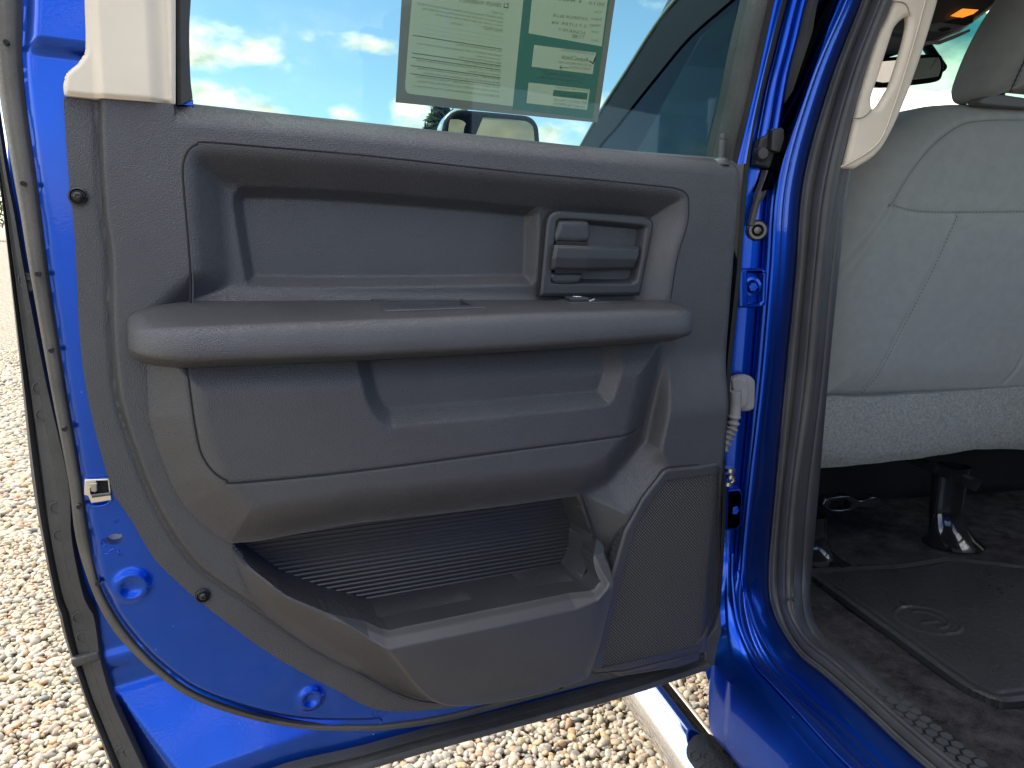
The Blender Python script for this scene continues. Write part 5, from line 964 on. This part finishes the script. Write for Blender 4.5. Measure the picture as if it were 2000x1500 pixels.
tube_bm(bm, [(s, -.0499, t) for s, t in [(0.2457,1.517),(0.2492,1.508),(0.2543,1.511)]], .0009, 5); bm_obj('sheet_arrow', bm, Pink, sheet)
# ================================================================== ground and gravel
def ground_mat():
    m, T, b = new_mat('gravel_ground'); co = coords(T)
    v = nd(T, 'ShaderNodeTexVoronoi', {'Vector': co, 'Scale': 38.}); e = nd(T, 'ShaderNodeTexVoronoi', {'Vector': co, 'Scale': 38.}, feature='DISTANCE_TO_EDGE')
    sp_ = nd(T, 'ShaderNodeSeparateColor', {0: v.outputs['Color']}); r = nd(T, 'ShaderNodeValToRGB', {0: sp_.outputs[0]}); pal(r)
    mr = nd(T, 'ShaderNodeMapRange', {0: e.outputs[0], 1: 0., 2: .12}); x = nd(T, 'ShaderNodeMix', {0: mr.outputs[0], 6: (.17,.145,.11,1), 7: r.outputs[0]}, data_type='RGBA')
    T.links.new(x.outputs[2], b.inputs['Base Color']); b.inputs['Roughness'].default_value = .8; bump(T, b, mr.outputs[0], 1., .01); return m
def pal(r):
    cr = r.color_ramp; cols = [(p, tuple(x*.70 for x in c)) for p, c in [(0,(.26,.23,.18)),(.14,(.47,.39,.26)),(.34,(.52,.43,.29)),(.5,(.58,.48,.34)),(.62,(.36,.33,.27)),(.72,(.56,.38,.18)),(.80,(.46,.27,.15)),(.86,(.20,.20,.17)),(.93,(.60,.54,.42)),(1,(.46,.33,.25))]]
    cr.elements[0].position = 0; cr.elements[0].color = (*cols[0][1], 1); cr.elements[1].position = 1; cr.elements[1].color = (*cols[-1][1], 1)
    for p, c in cols[1:-1]: e = cr.elements.new(p); e.color = (*c, 1)
gm = ground_mat()
g = mesh_obj('ground', [(-900,-900,-.008),(900,-900,-.008),(900,900,-.008),(-900,900,-.008)], [(0,1,2,3)], gm, None, False)
tag(g, kind='structure')
def pebbles():
    bm = bmesh.new(); bmesh.ops.create_icosphere(bm, subdivisions=2, radius=1); base = np.array([v.co[:] for v in bm.verts]); fc = np.array([[v.index for v in f.verts] for f in bm.faces]); bm.free()
    sp_ = .0158; P = []
    def field(x0, x1, y0, y1, s, keep):
        X, Y = np.meshgrid(np.arange(x0, x1, s), np.arange(y0, y1, s*.9), indexing='ij'); X = X+(np.arange(X.shape[1]) % 2)*s/2
        X = X+rng.uniform(-.38, .38, X.shape)*s; Y = Y+rng.uniform(-.38, .38, Y.shape)*s; k = keep(X, Y)
        return np.stack([X[k], Y[k], np.full(k.sum(), s)], 1)
    a = field(-2.0, 1.35, .75, 3.3, sp_, lambda X, Y: (np.hypot(X, Y) > 1.0) & (X > -.62*Y-.25) & (~((X < .35) & (Y > 2.15) & (X > -.22*Y))))
    b_ = field(-4.6, -.5, 3.3, 8.5, .027, lambda X, Y: (X > -.46*Y-.5) & (X < -.20*Y))
    Q = np.concatenate([a, b_]); n = len(Q)
    s = Q[:,2]*np.where(rng.uniform(0,1,n) < .3, rng.uniform(.34,.55,n), rng.uniform(.55, .90, n)); S = np.stack([s*rng.uniform(.85, 1.35, n), s*rng.uniform(.75, 1.0, n), s*rng.uniform(.45, .75, n)], 1)
    an = rng.uniform(0, 6.283, n); tl = rng.normal(0, .35, (n, 2))
    nv = len(base); K = 14; vari = []
    for k in range(K):
        d = np.ones(nv)
        for q in range(4): ax = rng.normal(size=3); ax /= np.linalg.norm(ax); d += .13*np.sin(base@ax*rng.uniform(1.5, 3.2)+rng.uniform(0, 6.28))
        vari.append(base*d[:, None])
    VB = np.array(vari)[rng.integers(0, K, n)]*S[:, None, :]
    ca, sa = np.cos(tl[:,0])[:, None], np.sin(tl[:,0])[:, None]; y, z = VB[:,:,1]*ca-VB[:,:,2]*sa, VB[:,:,1]*sa+VB[:,:,2]*ca
    ca, sa = np.cos(tl[:,1])[:, None], np.sin(tl[:,1])[:, None]; x, z = VB[:,:,0]*ca+z*sa, -VB[:,:,0]*sa+z*ca
    ca, sa = np.cos(an)[:, None], np.sin(an)[:, None]; x, y = x*ca-y*sa, x*sa+y*ca
    V = np.stack([x+Q[:,:1], y+Q[:,1:2], z+rng.uniform(-.004, .004, (n, 1))], 2).reshape(-1, 3).astype(np.float32)
    F = (fc[None]+(np.arange(n)*nv)[:, None, None]).reshape(-1, 3).astype(np.int32)
    me = bpy.data.meshes.new('gravel'); me.vertices.add(len(V)); me.vertices.foreach_set('co', V.ravel()); me.loops.add(F.size); me.loops.foreach_set('vertex_index', F.ravel())
    me.polygons.add(len(F)); me.polygons.foreach_set('loop_start', np.arange(0, F.size, 3, dtype=np.int32)); me.update(calc_edges=True)
    at = me.attributes.new('tone', 'FLOAT', 'POINT'); at.data.foreach_set('value', np.repeat(rng.uniform(0, 1, n), nv).astype(np.float32))
    m, T, b = new_mat('river_pebbles'); a = nd(T, 'ShaderNodeAttribute', attribute_name='tone'); r = nd(T, 'ShaderNodeValToRGB', {0: a.outputs['Fac']}); pal(r)
    nz_ = nd(T, 'ShaderNodeTexNoise', {'Vector': coords(T), 'Scale': 120., 'Detail': 5., 'Roughness': .7}); mr = nd(T, 'ShaderNodeMapRange', {0: nz_.outputs['Fac'], 1: .3, 2: .7, 3: .72, 4: 1.15})
    x = nd(T, 'ShaderNodeVectorMath', {0: r.outputs[0], 3: mr.outputs[0]}, operation='SCALE'); T.links.new(x.outputs[0], b.inputs['Base Color']); b.inputs['Roughness'].default_value = .62; bump(T, b, nz_.outputs['Fac'], .3, .001)
    print('pebbles', n)
    o = finish('gravel', me, m, None, True); tag(o, 'cream and grey river pebbles covering the ground under the truck', 'gravel', kind='stuff')
pebbles()
# ================================================================== far tree by the side mirror
def tree(x, y, h, seed, label, crown=1.0):
    r = random.Random(seed); t = empty('tree', (x, y, 0)); tag(t, label, 'tree', 'trees beyond the lot')
    bm = bmesh.new(); tube_bm(bm, [(0,0,0),(.05*h*.1,0,h*.5),(0,.02*h,h*.97)], [.035*h,.022*h,.004*h], 10)
    for i in range(26):
        z = h*(.25+.7*r.random()); a = r.random()*6.28; l = h*.28*crown*(1.1-z/h); tube_bm(bm, [(0,0,z),(l*math.cos(a)*.6,l*math.sin(a)*.6,z+l*.5),(l*math.cos(a),l*math.sin(a),z+l*1.0)], [.010*h,.006*h,.002*h], 6)
    bk_, T, b = new_mat('bark'); b.inputs['Base Color'].default_value = (.08,.06,.045,1); b.inputs['Roughness'].default_value = .9
    bm_obj('trunk', bm, bk_, t)
    V = []; F = []
    for i in range(5200):
        z = h*(.22+.80*r.random()); rad = h*.34*crown*math.sqrt(max(0, 1-((z-h*.55)/(h*.5))**2)) if abs(z-h*.55) < h*.5 else .02*h
        a = r.random()*6.28; q = rad*math.sqrt(r.random())*(.75+.4*math.sin(a*3+seed+z)); c = Vector((q*math.cos(a), q*math.sin(a), z+.04*h*math.sin(a*5+z)))
        u = Vector((r.gauss(0,1), r.gauss(0,1), r.gauss(.8,.8))).normalized(); vv = u.orthogonal().normalized(); s = h*.020*(.6+r.random()); k = len(V)
        V += [c-u*s*1.6, c+vv*s*.5, c+u*s*1.8, c-vv*s*.5]; F.append((k, k+1, k+2, k+3))
    m, T, b = new_mat('foliage'); T.links.new(blotch(T, (.035,.055,.02), (.10,.12,.045), 1.2), b.inputs['Base Color']); b.inputs['Roughness'].default_value = .7
    mesh_obj('crown', V, F, m, t, False)
e_ = [(9.04,7.29)][0]
def at_az(az_, d): return (d*math.sin(R(az_)), d*math.cos(R(az_)))
tree(*at_az(e_[0], 34), 34*math.tan(R([(9.16,8.69)][0][1]))+1.25, 3, 'feathery green tree rising just left of the side mirror', .5)
tree(*at_az(-20.5, 60), 4.6, 5, 'low olive tree at the far left beyond the gravel', 1.3)
